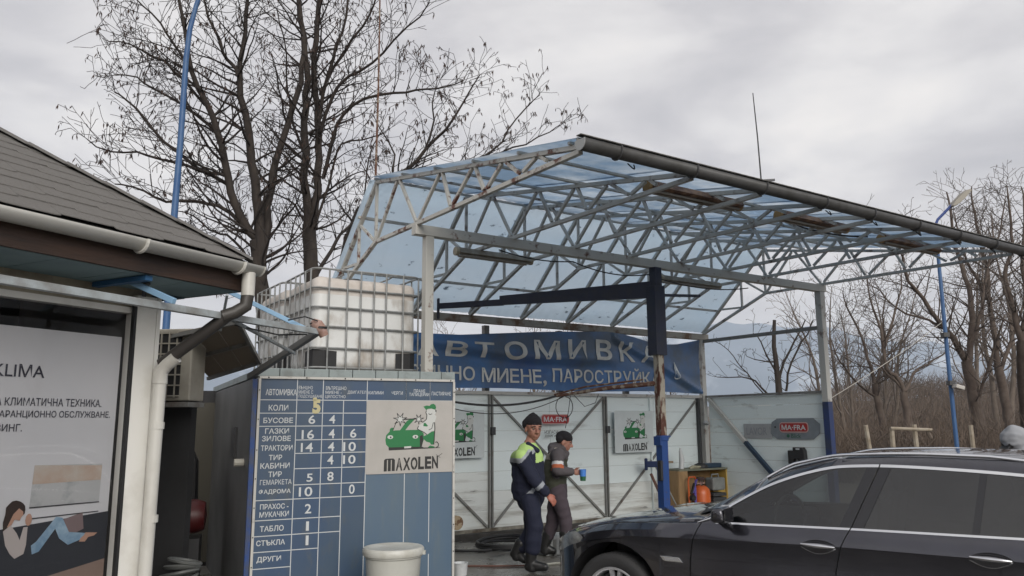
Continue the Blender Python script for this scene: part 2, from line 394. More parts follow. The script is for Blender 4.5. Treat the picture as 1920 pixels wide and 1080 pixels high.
# ------------------------------------------------------------------ fluorescent fittings under the canopy
def fitting(t0, t1, u, h, label, old):
    L = t1-t0; o = thing('tube_light', label, 'light fitting', SP(t0, u, h), AN, 'tube light fittings hung under the canopy')
    mh = mat('rusty_fitting', (.3, .17, .1), .6, col2=(.12, .06, .035), scale=8, thr=(.4, .6)) if old else mat('aged_fitting', (.3, .27, .22), .5, col2=(.2, .17, .13), scale=8)
    a = MB(); w = .1 if old else .07
    a.add([(x, y, z) for x in(0.04, L-.04) for y, z in((-w, 0), (-w*.5, .07), (w*.5, .07), (w, 0), (w*.6, -.012), (-w*.6, -.012))],
          [(i, (i+1) % 6, 6+(i+1) % 6, 6+i) for i in range(6)]+[(5, 4, 3, 2, 1, 0), (6, 7, 8, 9, 10, 11)])
    hs = a.build('housing', mh, o)
    for y in(-.035, .035):
        b = MB(); b.tube([(.06, y, -.03), (L-.06, y, -.03)], .013, 8); b.build('tube', mat('dull_tube_glass', (.35, .32, .28), .25), o)
    for x in(.02, L-.02):
        b = MB(); b.lathe([(.055, -.022), (.055, .022)], (x, 0, .02), 14, 'x'); b.build('end_cap', mat('end_cap_ochre', (.38, .24, .1), .6) if old else mat('end_cap_cream', (.42, .36, .26), .6), o)
    return o
fitting(-1.13, .05, 1.9, 3.80, 'thin pale tube light under the front beam, nearest the white left post', False)
fitting(2.44, 3.75, 1.9, 3.80, 'thin pale tube light under the front beam, right of the navy crane post', False)
fitting(-.64, .75, 4.85, 3.97, 'rusty tube light near the roof gutter, leftmost of the three brown ones', True)
fitting(1.39, 2.7, 4.85, 3.97, 'rusty tube light near the roof gutter, middle one of the three brown ones', True)
fitting(3.43, 4.8, 4.85, 3.95, 'rusty tube light near the roof gutter, rightmost of the three brown ones', True)
# ------------------------------------------------------------------ rods
s = MB(); s.tube([(0, 0, 0), (.01, 0, 1.2), (0, 0, 2.9)], [.016, .013, .009], 6)
tag(place(s.build('lightning_rod', m_rust), SP(-2.06, 1.5, 4.75)), 'tall thin rusty rod rising from the left corner of the canopy roof', 'rod')
s = MB(); s.tube([(0, 0, 0), (-.01, 0, .5), (-.03, 0, .99)], [.008, .007, .005], 6); s.bar((-.16, 0, .02), (.14, 0, .035), .02, .02)
tag(place(s.build('antenna_rod', m_dark), SP(.56, 5.3, 4.1)), 'short thin dark rod standing on the canopy roof edge', 'rod')
# ------------------------------------------------------------------ wires under the canopy
def cable(pts, r, label, m=m_black, name='cable'):
    s = MB(); s.tube(pts, r, 5); o = s.build(name, m, smooth=True)
    return tag(o, label, 'cable')
def sag(p, q, d, n=10):
    p = Vector(p); q = Vector(q); return [p.lerp(q, k/n)-Vector((0, 0, 4*d*(k/n)*(1-k/n))) for k in range(n+1)]
cable(sag(SP(-.6, 2.1, 3.86), SP(.6, 2.1, 3.84), .05)+sag(SP(.6, 2.1, 3.84), SP(2.0, 2.1, 3.8), .08)[1:]+sag(SP(2.0, 2.1, 3.8), SP(4.2, 2.1, 3.8), .1)[1:], .009, 'thin black cable drooping along the underside of the canopy trusses')
cable(sag(SP(2.2, 4.5, 4.05), SP(3.4, 4.7, 4.02), .04), .012, 'short black cable slung beside the rusty tube lights')
# ================================================================== REAR WALL (own thing)
wall = thing('wash_bay_wall', 'long white sheet metal wall with dark bracing at the back of the wash bay', 'wall', A0, AN)
fr = [-2.0, -.65, .62, 1.78, 2.93, 4.1, 5.26]
hs_ = [.10, .38, .66, .95, 1.25, 1.56, 1.86, 2.12]
for i in range(6):
    for j in range(7):
        b = MB(); a0, a1 = fr[i]+.004, fr[i+1]-.004; z0, z1 = hs_[j]+.002, hs_[j+1]-.002
        yo = .002*rnd.uniform(-1, 1)
        b.box(((a0+a1)/2, .07+yo, (z0+z1)/2), (a1-a0, .02, z1-z0)); b.build('panel', m_panel if j > 2 or (j == 2 and rnd.random() < .5) else m_panel_low, wall)
b = MB(); b.bar(P(-2.0, -.09, .1), P(5.26, -.09, .1), .02, .02); b.bar(P(-2.0, -.09, 2.1), P(5.26, -.09, 2.1), .02, .02)
b.build('rear_angle', m_steel, wall)
def wb(p, q, w, h, m=m_steel, name='brace'):
    b = MB(); b.bar(p, q, w, h, up=(0, -1, 0)); return b.build(name, m, wall)
wb(P(-2.0, 0, 2.14), P(5.28, 0, 2.14), .05, .035, m_truss, 'top_rail')
wb(P(-2.0, -.02, .1), P(5.28, -.02, .1), .05, .03, mat('bottom_rail_paint', (.26, .25, .21), .6, col2=(.08, .06, .04), scale=5), 'bottom_rail')
for t in(.62, 2.93): 
    for dt in(-.025, .03): wb(P(t+dt, -.03, .1), P(t+dt, -.03, 2.12), .025, .035, m_steel, 'upright')
wb(P(-.65, -.03, .1), P(-.65, -.03, 2.12), .04, .03, m_steel, 'upright')
wb(P(5.2, -.02, .1), P(5.2, -.02, 2.12), .06, .05, m_dark, 'upright')
wb(P(3.98, -.03, .1), P(3.98, -.03, 2.12), .02, .03, m_panel, 'upright')
for p, q in((((.7, 2.08)), (1.72, .5)), ((1.72, .5), (1.72, .5)), ((.56, .14), (-.62, 1.5)), ((.68, .14), (1.6, 1.2))): pass
for (t0, z0), (t1, z1) in(((.66, 2.08), (2.88, .14)), ((2.88, 2.08), (1.35, .78)), ((1.2, .66), (.66, .14)), ((.56, .14), (-.6, 1.2)), ((3.0, .14), (5.15, 2.06))):
    wb(P(t0, -.03, z0), P(t1, -.03, z1), .032, .025)
for t in(.64, 2.95):
    b = MB(); b.box((t, -.01, 1.56), (.075, .05, .12)); b.build('lock_box', m_dark, wall, bevel=.008)
# side wall
swall = thing('side_wall', 'white boarded side wall with a diagonal brace, below the right end of the canopy', 'wall', A0, AN)
zs = [.1, .33, .56, .79, 1.02, 1.25, 1.48, 1.72, 1.95, 2.12]
for j in range(9):
    b = MB(); b.box((5.38+.0015*rnd.uniform(-1, 1), -1.3, (zs[j]+zs[j+1])/2), (.02, 2.42, zs[j+1]-zs[j]-.005)); b.build('board', m_panel, swall)
def sb(p, q, w, h, m, name): b = MB(); b.bar(p, q, w, h); return b.build(name, m, swall)
sb(P(5.35, .06, 2.14), P(5.35, 2.54, 2.14), .05, .04, m_steel, 'top_rail')
sb(P(5.35, .06, 3.18), P(5.35, 2.54, 3.18), .05, .06, m_steel, 'high_rail')
sb(P(5.33, .13, 2.1), P(5.33, .93, 1.32), .07, .06, m_truss, 'brace')
sb(P(5.33, .93, 1.32), P(5.33, 2.15, .14), .072, .062, mat('navy_brace', (.012, .03, .06), .4), 'brace')
# small spotlights / cameras
for loc, lb in((SP(5.27, .1, 1.66), 'small white camera on the corner upright of the wash bay'), (SP(5.45, -.1, 2.28), 'small dark box fixed outside the rear corner post')):
    s = MB(); s.box((0, 0, 0), (.11, .07, .06)); o = s.build('camera_box', mat('camera_grey', (.35, .36, .37), .4) if 'white' in lb else m_dark, bevel=.01)
    o.location = loc; o.rotation_euler = (0, .3, AN+.4); tag(o, lb, 'camera')
# ================================================================== BANNER
def fold(t, z):
    zr = (z-2.2)/.9
    y = .030*sin(t*1.15+.4+zr*1.9)+.018*sin(t*2.7-zr*2.5+.9)
    # strong crease sagging from the upper left and from the right top
    c = z-(2.86-.045*(t+.6)-.05*sin(t*1.3)); y += -.04*exp(-(c/.09)**2)*(1 if t < 2.6 else max(0, 1-(t-2.6)/.8)); y += .03*exp(-((c+.14)/.09)**2)*(1 if t < 2.4 else max(0, 1-(t-2.4)/.8))
    c2 = (z-3.1)+(t-3.1)*.42; y += -.05*exp(-(c2/.06)**2)*(1 if t > 3.0 else 0) + .03*exp(-((c2+.1)/.06)**2)*(1 if t > 3.0 else 0)
    y += .012*noise.noise(Vector((t*2.5, z*4, 3)))
    return y
def ban_top(t):
    P_ = [(-1.2, 3.0), (-.5, 2.99), (0, 3.0), (1.36, 3.12), (2.9, 3.215), (3.3, 3.2), (3.68, 3.137), (4.14, 3.06), (4.6, 3.085), (5.22, 3.20)]
    for (a, b), (c, d) in zip(P_, P_[1:]):
        if t <= c: return b+(d-b)*(max(t, a)-a)/(c-a)
    return P_[-1][1]
ban = thing('banner', 'long wrinkled blue banner with grey Cyrillic lettering strung above the wash bay wall', 'banner', SP(0, .1, 0), AN)
b = MB(); nx, nz = 150, 26; vs = []
for j in range(nz+1):
    for i in range(nx+1):
        t = -1.15+(5.2+1.15)*i/nx; zt = ban_top(t); zb = 2.2+.012*sin(t*2); z = zb+(zt-zb)*j/nz
        vs.append((t, fold(t, z), z))
b.add(vs, [(j*(nx+1)+i, j*(nx+1)+i+1, (j+1)*(nx+1)+i+1, (j+1)*(nx+1)+i) for j in range(nz) for i in range(nx)])
m_ban = mat('banner_vinyl', (.055, .155, .36), .38, col2=(.07, .105, .16), scale=.9, thr=(.42, .62), col3=(.02, .06, .22), scale3=.5, thr3=(.5, .7))
o = b.build('cloth', m_ban, ban, smooth=True); o.data.polygons.foreach_set('use_smooth', [True]*len(o.data.polygons))
fz = lambda X, Z: fold(X, Z)
def bletters(word, x0, x1, z0, z1, bold):
    # one object per letter: widths follow the glyphs
    wd = {'М': 1.2, 'И': 1.0, ',': .35, 'У': .95, 'Й': 1.0, 'К': .95, 'Ч': .9, 'Н': .95, 'О': 1.05, 'Е': .8, 'П': .95, 'А': 1.0, 'Р': .85, 'С': .95, 'Т': .85}
    tot = sum(wd.get(c, 1)+.16 for c in word)-.16; x = x0; k = (x1-x0)/tot
    for c in word:
        w = wd.get(c, 1)*k; b_ = MB(); a, d = z0, z1
        if c == ',': a, d = z0-.05, z0+.05
        if c == 'Й': d = z1+.05
        text_mb(b_, c, x, x+w, a, d, -.013, bold=bold, fn=fz, sub=4); b_.build('letter', m_letter2, ban); x += w+.16*k
for ch, x0, x1, z0, z1 in(('А', -.72, -.36, 2.66, 2.89), ('В', -.245, .138, 2.669, 2.895), ('Т', .25, .608, 2.677, 2.908), ('О', .798, 1.221, 2.663, 2.951), ('М', 1.36, 1.853, 2.687, 2.995), ('И', 2.017, 2.393, 2.71, 3.034), ('В', 2.619, 2.986, 2.72, 3.066), ('К', 3.176, 3.526, 2.714, 3.059), ('А', 3.69, 4.05, 2.72, 3.02)):
    bletters(ch, x0, x1, z0, z1, .022)
for ch, x0, x1, z0, z1 in(('ЧАСТИ', -1.12, -.43, 2.315, 2.527), ('ЧНО', -.389, .278, 2.315, 2.527), ('МИЕНЕ,', .405, 1.605, 2.3, 2.52), ('ПАРОСТРУЙКА', 1.722, 4.078, 2.33, 2.55)):
    bletters(ch, x0, x1, z0, z1, .012)
dp = MB(); pts = []
for k in range(24):
    a = 2*pi*k/24; r = .085*(1-.0*cos(a)); zq = .1*sin(a)
    x = .085*cos(a)*(1-max(0, sin(a))**1.0*.9); pts.append((4.53+x-.05*max(0, sin(a)), 2.53+(.23 if sin(a) > 0 else .09)*sin(a)))
vs = [(x, fold(x, z)-.016, z) for x, z in pts]; dp.add(vs+[(4.53, fold(4.53, 2.56)-.02, 2.56)], [(i, (i+1) % 24, 24) for i in range(24)])
dp.build('drop_emblem', mat('drop_print', (.6, .63, .64), .5, col2=(.2, .25, .32), scale=6, thr=(.5, .65)), ban)
# ================================================================== jib crane
crane = thing('jib_crane', 'tall post with navy head and swinging boom arm, rusty cream middle and blue foot', 'crane', (1.965, 10.6, 0), AN)
def cb(p, q, w, h, m, name, bv=.004): b = MB(); b.bar(p, q, w, h); return b.build(name, m, crane, bevel=bv)
cb((0, 0, 1.49), (0, 0, 2.58), .10, .10, m_postrust, 'middle_post')
cb((0, 0, 0), (0, 0, 1.50), .112, .112, m_blue, 'foot_post')
cb((-.012, 0, 2.56), (-.012, 0, 3.5), .19, .17, m_navy, 'head_sleeve'); cb((0, 0, 3.5), (0, 0, 3.76), .12, .12, m_navy, 'head_post')
R_ = Matrix.Rotation(-AN, 3, 'Z')
armend = R_ @ (Vector((-1.1, 11.6, 0))-Vector((1.965, 10.6, 0)))
dA = armend.normalized()
b = MB(); p0 = Vector((0, 0, 3.46)); 
def taper(mb, p, q, h0, h1, w):
    d = (q-p).normalized(); sdv = d.cross(Vector((0, 0, 1))).normalized()*w/2; vs = []
    for pt, hh in((p, h0), (q, h1)):
        for a, c in((-1, -1), (1, -1), (1, 1), (-1, 1)): vs.append(pt+sdv*a+Vector((0, 0, c*hh/2)))
    mb.add(vs, [(3, 2, 1, 0), (4, 5, 6, 7), (0, 1, 5, 4), (1, 2, 6, 5), (2, 3, 7, 6), (3, 0, 4, 7)])
taper(b, p0, p0+dA*2.25+Vector((0, 0, -.03)), .23, .13, .06); b.build('boom', m_navy, crane)
b = MB(); taper(b, p0+dA*2.2+Vector((0, 0, -.06)), p0+armend+Vector((0, 0, -.06)), .09, .08, .05); b.tube([p0+armend+Vector((0, 0, -.25)), p0+armend+Vector((0, 0, .06))], .022, 8); b.build('boom_tip', m_navy, crane)
b = MB(); b.bar((0, 0, 3.38), Vector((0, 0, 3.38))+R_ @ Vector((.62, .1, 0)), .04, .035); b.build('counter_arm', m_navy, crane)
b = MB(); ra = R_ @ (Vector((.62, 11.3, 0))-Vector((1.965, 10.6, 0))); b.tube([(0, 0, 2.19), ra*.5+Vector((0, 0, 2.14)), ra+Vector((0, 0, 2.05))], [.035, .03, .02], 7); b.tube([ra*.15+Vector((0, 0, 2.24)), ra*.7+Vector((0, 0, 2.17)), ra*1.02+Vector((0, 0, 2.07))], .014, 6); b.build('hose_arm', m_rust, crane)
b = MB(); b.box((-.01, 0, 1.46), (.15, .13, .06)); b.box((-.07, 0, 1.43), (.035, .13, .12)); b.bar((-.05, 0, 1.49), (.14, -.02, 1.485), .02, .02); b.build('clamp', m_blue, crane, bevel=.006)
b = MB(); b.box((-.075, -.03, 1.05), (.04, .07, .26)); b.build('hose_holder', m_black, crane, bevel=.01)
tips = SP(0, 0, 0)
ap = Vector((1.965, 10.6, 0))+Matrix.Rotation(AN, 3, 'Z') @ ra
cable([ap+Vector((.05, 0, 2.06))]+sag(ap+Vector((0, 0, 2.05)), Vector((-.9, 10.3, 1.98)), .1, 14), .016, 'thick black hose sagging from the rusty hose arm towards the price board', name='hose')
cable(sag(ap+Vector((.1, 0, 2.04)), Vector((-.75, 10.0, 1.86)), .14, 14), .006, 'thin dark wire hanging just below the thick black hose')
lp = []
for k in range(16):
    a = 2*pi*k/15; lp.append(ap+Vector((.13+.11*sin(a)-.04*k/15, 0, 1.89+.15*cos(a))))
cable(lp, .006, 'thin black wire loop dangling under the rusty hose arm')
cable([ap+Vector((.2, 0, 2.05)), ap+Vector((.17, 0, 1.85)), ap+Vector((.12, 0, 1.6))], .005, 'thin black wire hanging straight down beside the wire loop')
cable([ap+Vector((.25, 0, 2.06)), ap+Vector((.4, 0, 1.9)), ap+Vector((.55, 0, 1.95)), ap+Vector((.6, 0, 2.07))], .005, 'thin black wire drooping right of the wire loop')
# ================================================================== LOGO POSTERS (flat print)
m_green = mat('green_print', (.015, .16, .05), .5); m_skin_p = mat('pale_print', (.52, .53, .51), .6)
m_paper = mat('poster_paper', (.42, .40, .375), .55, col2=(.36, .345, .32), scale=3, thr=(.4, .7))
m_paper2 = mat('poster_paper_cool', (.56, .6, .6), .5, col2=(.49, .53, .53), scale=3, thr=(.4, .7))
def logo(parent_or_none, w, h, label, loc, rz, paper, group='printed logo posters'):
    """poster of width w, height h; print laid out in unit coordinates taken from the picture of the sign"""
    o = thing('logo_poster', label, 'poster', loc, rz, group)
    b = MB(); b.plate(arc_pts(0, w, 0, h, .02), -.003, .0); b.build('sheet', paper, o)
    def X(x): return (x-40)/1110*w
    def Z(y): return (985-y)/925*h
    y0 = -.0035
    def poly(mb, pts, y=y0): mb.add([(X(a), y, Z(c)) for a, c in pts], [tuple(range(len(pts)))])
    def line(mb, pts, r=4, y=y0-.0006):
        for (a, b_), (c, d) in zip(pts, pts[1:]):
            L = sqrt((c-a)**2+(d-b_)**2) or 1; nx_, ny_ = -(d-b_)/L*r, (c-a)/L*r
            poly(mb, [(a+nx_, b_+ny_), (c+nx_, d+ny_), (c-nx_, d-ny_), (a-nx_, b_-ny_)], y)
    g = MB()
    poly(g, [(275, 560), (285, 500), (330, 450), (400, 440), (700, 435), (755, 480), (760, 560), (735, 640), (700, 655), (320, 655), (285, 620)])
    poly(g, [(455, 440), (540, 320), (590, 295), (640, 300), (570, 375), (520, 440)], y0-.0002)
    poly(g, [(325, 450), (330, 420), (350, 405), (378, 408), (365, 445)])
    # worker: cap, dungarees
    poly(g, [(748, 135), (790, 120), (830, 125), (845, 105), (880, 97), (905, 115), (915, 150), (900, 175), (850, 160), (805, 165), (785, 182)])
    poly(g, [(755, 520), (800, 500), (860, 460), (895, 455), (897, 560), (890, 630), (850, 630), (840, 605), (790, 590), (760, 560)])
    poly(g, [(755, 350), (775, 345), (810, 385), (800, 395), (750, 390)])
    poly(g, [(815, 660), (840, 640), (900, 655), (895, 672), (815, 672)])
    g.build('green_print', m_green, o)
    wv = MB()
    poly(wv, [(790, 180), (850, 162), (905, 178), (915, 215), (895, 240), (920, 262), (900, 340), (893, 450), (860, 455), (800, 500), (760, 460), (690, 450), (672, 420), (690, 385), (745, 340), (790, 300), (795, 245), (780, 215)], y0+.0002)
    poly(wv, [(510, 648), (600, 643), (596, 668), (512, 670)], y0-.0004)
    for cx in(335, 650): poly(wv, [(cx+36*cos(k*pi/6), 525+24*sin(k*pi/6)) for k in range(12)], y0-.0004)
    for cx, cy, R in((455, 300, 62), (690, 300, 48)):
        poly(wv, [(cx+(R if k % 2 else R*.38)*cos(k*pi/7+.2), cy+(R if k % 2 else R*.38)*sin(k*pi/7+.2)) for k in range(14)], y0-.0003)
    wv.build('pale_print', m_skin_p, o)
    k_ = MB()
    poly(k_, [(315, 655), (735, 652), (760, 665), (970, 668), (970, 674), (320, 694)])
    poly(k_, [(500, 292), (665, 288), (655, 302), (497, 308)], y0-.0004)
    poly(k_, [(705, 520), (740, 500), (752, 560), (735, 650), (710, 655)], y0-.0005)
    for cx in(340, 652): poly(k_, [(cx+11*cos(q*pi/4), 528+12*sin(q*pi/4)) for q in range(8)], y0-.0007)
    for cx, cy, R in((455, 300, 66), (690, 300, 50)):
        pts = [(cx+(R*1.35 if k % 2 else R*.42)*cos(k*pi/7+.2), cy+(R*1.35 if k % 2 else R*.42)*sin(k*pi/7+.2)) for k in range(14)]
        line(k_, pts+[pts[0]], 4)
    line(k_, [(745, 340), (790, 300), (795, 245), (780, 215), (788, 185)], 5); line(k_, [(690, 385), (672, 425), (760, 470), (800, 500)], 5)
    line(k_, [(895, 340), (900, 420), (893, 560), (888, 630)], 6); line(k_, [(880, 340), (860, 420), (820, 440)], 4)
    line(k_, [(815, 225), (835, 240), (862, 228)], 4); poly(k_, [(905, 170), (920, 185), (915, 215), (903, 195)], y0-.0006)
    line(k_, [(365, 445), (400, 350), (420, 330)], 4)
    line(k_, [(905, 600), (930, 595), (948, 620), (945, 655), (915, 668)], 6)
    line(k_, [(930, 790), (1000, 745)], 3); line(k_, [(920, 760), (975, 800)], 3)
    k_.build('black_print', m_ltblack, o)
    L = MB()
    bx = [('M', 262, 398), ('A', 410, 492), ('X', 500, 590), ('O', 595, 682), ('L', 690, 765), ('E', 775, 858), ('N', 866, 945)]
    for ch, a, c in bx:
        if ch == 'M': continue
        dy = (a-262)*.03
        text_mb(L, ch, X(a), X(c), Z(955-dy), Z(795-dy), y0-.0004, bold=.04)
    poly(L, [(262, 955), (264, 815), (282, 798), (330, 795), (380, 795), (398, 815), (398, 952), (360, 953), (360, 812), (348, 812), (348, 953), (312, 954), (312, 812), (300, 812), (300, 954)], y0-.0004)
    L.build('lettering', m_ltblack, o)
    sl_ = MB()                                   # pale slits that split the heavy letters
    for x in(450, 640): poly(sl_, [(x-4, 815), (x+4, 815), (x+4, 925), (x-4, 925)], y0-.0012)
    sl_.build('letter_slits', paper, o)
    return o
logo(None, .90, .71, 'pale green car poster fully seen on the white wall, between crane post and bent man', SP(3.06, .055, 1.165), AN, m_paper2)
logo(None, .90, .71, 'pale green car poster on the white wall, half hidden behind the price board', SP(-.45, .055, 1.168), AN, m_paper2)
m_red = mat('red_print', (.34, .02, .02), .5); m_pinkw = mat('pale_red_border', (.5, .33, .31), .5)
def mafra(w, h, label, loc, rz, parent=None, name='red_sign'):
    if parent is None: o = thing(name, label, 'sign', loc, rz)
    else: o = None
    base = Vector(loc) if parent is not None else Vector((0, 0, 0)); P_ = parent if parent is not None else o
    def B_(x0, x1, z0, z1, r, ya, yb, m, nm):
        b = MB(); b.plate([(base.x+a, base.z+c) for a, c in arc_pts(x0, x1, z0, z1, r)], base.y+ya, base.y+yb); b.build(nm, m, P_)
    B_(0, w, 0, h, h*.32, -.006, 0, m_pinkw, 'sign_border'); B_(w*.02, w*.98, h*.1, h*.9, h*.27, -.008, -.005, m_red, 'sign_field')
    b = MB(); text_mb(b, 'МA·FRA', base.x+w*.08, base.x+w*.92, base.z+h*.24, base.z+h*.76, base.y-.009, bold=.02); b.build('lettering', m_letter, P_)
    return o
mafra(.56, .16, 'red oblong sign with white block letters on the white back wall', SP(1.52, .06, 1.655), AN)
b = MB(); text_mb(b, 'ИЗГАСИ', 0, .27, .06, .11, 0, bold=.01); text_mb(b, 'ДВИГАТЕЛЯ', 0, .4, 0, .045, 0, bold=.01)
tag(place(b.build('wall_notice', m_ltblack), SP(1.585, .059, 1.445), AN), 'two short lines of black lettering on the wall below the red oblong sign', 'notice')
# grey sign on the side wall: local x runs along u (towards the viewer), front faces -t
SW = AN-pi/2
hs2 = thing('grey_sign', 'grey rounded hanging sign with a red and white nameplate on the side wall', 'sign', SP(5.355, 1.47, 1.38), SW)
m_gsign = mat('grey_sign', (.2, .225, .25), .5, col2=(.16, .18, .2), scale=5)
b = MB(); b.plate([(0, .09), (.12, 0), (.83, 0), (.955, .1), (.965, .25), (.85, .345), (.15, .345), (.03, .28)], -.01, 0); b.build('plate', m_gsign, hs2)
b = MB(); b.lathe([(.016, -.013), (.016, -.009)], (.1, 0, .2), 10, 'y'); b.build('hole', m_black, hs2)
mafra(.56, .17, '', (.19, -.011, .11), 0, parent=hs2)
b = MB(); b.lathe([(.03, -.013), (.03, -.01)], (.35, 0, .055), 12, 'y'); text_mb(b, 'Blick', .41, .6, .02, .09, -.012, bold=.01); b.build('green_lettering', mat('green_letter', (.02, .1, .06), .6), hs2)
ls = thing('pale_sign', 'pale faded rectangular nameplate on the side wall, left of the grey rounded sign', 'sign', SP(5.357, .89, 1.385), SW)
b = MB(); b.plate([(0, 0), (.6, 0), (.6, .25), (0, .25)], -.006, 0); b.build('plate', mat('faded_plate', (.36, .37, .38), .6, col2=(.31, .32, .33), scale=8), ls)
b = MB(); text_mb(b, 'LAVOR', .06, .5, .06, .19, -.008, bold=.01); b.build('lettering', mat('faded_letter', (.25, .26, .28), .6), ls)
hk = thing('wall_bracket', 'black plastic tool holder screwed to the side wall below the grey sign', 'bracket', SP(5.36, 1.84, 1.0), SW)
b = MB(); b.plate([(0, -.02), (0, .2), (.1, .19), (.1, .25), (.28, .25), (.31, .2), (.33, -.05), (.22, -.05), (.19, .06), (.1, .07), (.09, -.02)], -.09, 0); b.build('holder', m_black, hk, bevel=.008)
b = MB(); b.box((.2, -.092, .225), (.07, .004, .02)); b.build('slot', m_letter, hk)
# ================================================================== things stored in the corner
m_ply = mat('plywood', (.33, .21, .1), .7, col2=(.24, .15, .07), scale=6, stretch=(1, 1, .3)); m_yel = mat('yellow_box', (.5, .33, .08), .6, col2=(.4, .26, .06), scale=4)
cab = thing('open_cabinet', 'open plywood cabinet with grimy top in the wash bay corner', 'cabinet', SP(4.14, .24, 0), AN)
for c, d_, nm, m in(((0.0, 0, .42), (.03, .4, .84), 'side_panel', m_ply), ((1.22, 0, .42), (.03, .4, .84), 'side_panel', m_yel), ((.6, .19, .42), (1.2, .02, .84), 'back_panel', m_ply), ((.62, -.0, .85), (1.22, .44, .03), 'top', mat('grimy_top', (.12, .13, .1), .8, col2=(.2, .19, .13), scale=8)), ((1.05, -.02, .3), (.3, .3, .55), 'yellow_crate', m_yel), ((.1, -.21, .42), (.22, .015, .84), 'door', m_ply)):
    b = MB(); b.box(c, d_); b.build(nm, m, cab, bevel=.004)
b = MB(); b.lathe([(0, 0), (.13, .01), (.12, .06), (.05, .09), (0, .09)], (0, 0, 0), 14)
tag(place(b.build('cap', m_black, smooth=True), SP(4.86, .3, .866), AN), 'black round lump like a cap lying on the plywood cabinet', 'cap')
b = MB(); b.box((0, 0, .04), (.42, .16, .08)); tag(place(b.build('tool_case', mat('blue_black', (.02, .04, .07), .5), bevel=.01), SP(5.08, .32, .866), AN), 'flat dark blue case lying on the plywood cabinet top', 'case')
b = MB(); b.tube([(0, 0, 0), (.02, .01, .15), (0, 0, .32)], [.045, .05, .03], 9); b.tube([(0, 0, .3), (0, 0, .36)], .02, 8); tag(place(b.build('white_bottle', mat('white_plastic', (.55, .56, .56), .4), smooth=True), SP(4.36, .3, .866)), 'white slim bottle standing on the left of the cabinet', 'bottle')
b = MB(); b.tube([(0, 0, 0), (.1, 0, .03), (.22, .03, .02), (.3, -.02, .03)], [.03, .035, .03, .02], 6); tag(place(b.build('rag', mat('dirty_rag', (.3, .28, .2), .9)), SP(4.5, .36, .865), AN), 'dirty yellowish rag on the cabinet top', 'rag')
m_or = mat('orange_enamel', (.55, .11, .02), .35, col2=(.4, .08, .02), scale=3)
gc = thing('gas_cylinder', 'orange gas cylinder with a black burner on top beside the cabinet', 'gas cylinder', SP(4.56, .55, 0), AN)
b = MB(); b.lathe([(.0, .02), (.12, .02), (.16, .06), (.16, .45), (.145, .53), (.09, .585), (.03, .6), (0, .6)], n=28); b.build('tank', m_or, gc, smooth=True)
b = MB(); b.lathe([(.02, .57), (.02, .63)], n=10); b.bar((-.09, 0, .63), (.09, 0, .63), .02, .02); b.tube([(0, 0, .56), (0, 0, .67)], .025, 8); b.build('valve', mat('brass_pink', (.4, .25, .22), .4), gc)
b = MB(); b.lathe([(0, .68), (.085, .68), (.09, .7), (.07, .73), (0, .735)], n=18); b.build('burner', mat('burnt_black', (.04, .02, .018), .7), gc, smooth=True)
for a in range(3):
    b = MB(); b.bar((.07*cos(a*2.1), .07*sin(a*2.1), .52), (.08*cos(a*2.1), .08*sin(a*2.1), .69), .012); b.build('stand_leg', m_dark, gc)
tr = thing('hand_trolley', 'orange tubular hand trolley with a purple strap left of the gas cylinder', 'trolley', SP(4.34, .55, 0), AN)
b = MB(); b.tube([(-.07, 0, .1), (-.08, 0, .68), (-.06, 0, .74), (.08, 0, .74), (.1, 0, .70)], .016, 7); b.build('frame', m_or, tr, smooth=True)
b = MB(); b.bar((.1, -.02, .7), (-.02, -.03, .48), .035, .02); b.bar((.04, -.03, .58), (.06, -.03, 0.02), .05, .02); b.build('strap', mat('purple_strap', (.1, .08, .3), .6), tr)
b = MB(); b.bar((0.02, -.04, .64), (-.06, -.04, .46), .03); b.lathe([(.05, -.03), (.05, .03)], (-.04, -.05, .4), 12, 'y'); b.build('black_fittings', m_black, tr)
for x in(-.08, .1): b = MB(); b.lathe([(.08, -.02), (.08, .02)], (x, .05, .08), 14, 'x'); b.build('wheel', m_black, tr)
cn = thing('canister', 'grey plastic jerrycan with black bands right of the gas cylinder', 'canister', SP(4.98, .5, 0), AN)
m_can = mat('grey_plastic_can', (.2, .21, .2), .5, col2=(.15, .155, .15), scale=5)
b = MB(); b.box((0, 0, .6), (.32, .2, .22)); b.build('body', m_can, cn, bevel=.03)
b = MB(); b.box((0, 0, .42), (.33, .21, .06)); b.box((0, 0, .34), (.33, .21, .07)); b.build('band', m_dark, cn, bevel=.01)
b = MB(); b.box((0, 0, .15), (.3, .2, .3)); b.build('lower_body', mat('purple_grey_plastic', (.2, .19, .23), .6), cn, bevel=.02)
b = MB(); b.tube([(-.09, 0, .7), (-.08, 0, .76), (.08, 0, .76), (.09, 0, .7)], .015, 7); b.build('handle', m_can, cn)
def pole(p, q, r, m, nm, lb, cat='pole', extra=None):
    p = Vector(p); q = Vector(q); t = thing(nm, lb, cat, p); s = MB(); s.tube([(0, 0, 0), (q-p)*.5+Vector((.01, 0, 0)), q-p], r, 7); s.build('handle', m, t)
    if extra: extra(t, q-p)
    return t
m_wood = mat('worn_wood', (.3, .21, .12), .8, col2=(.18, .12, .07), scale=8, stretch=(1, 1, .2))
def bh(t, v): s = MB(); s.box(v, (.3, .05, .03)); s.build('head', m_wood, t)
pole(SP(4.22, .45, 0), SP(4.1, .16, .99), .013, m_wood, 'squeegee', 'wooden squeegee leaning on the wall with its head up', 'squeegee', bh)
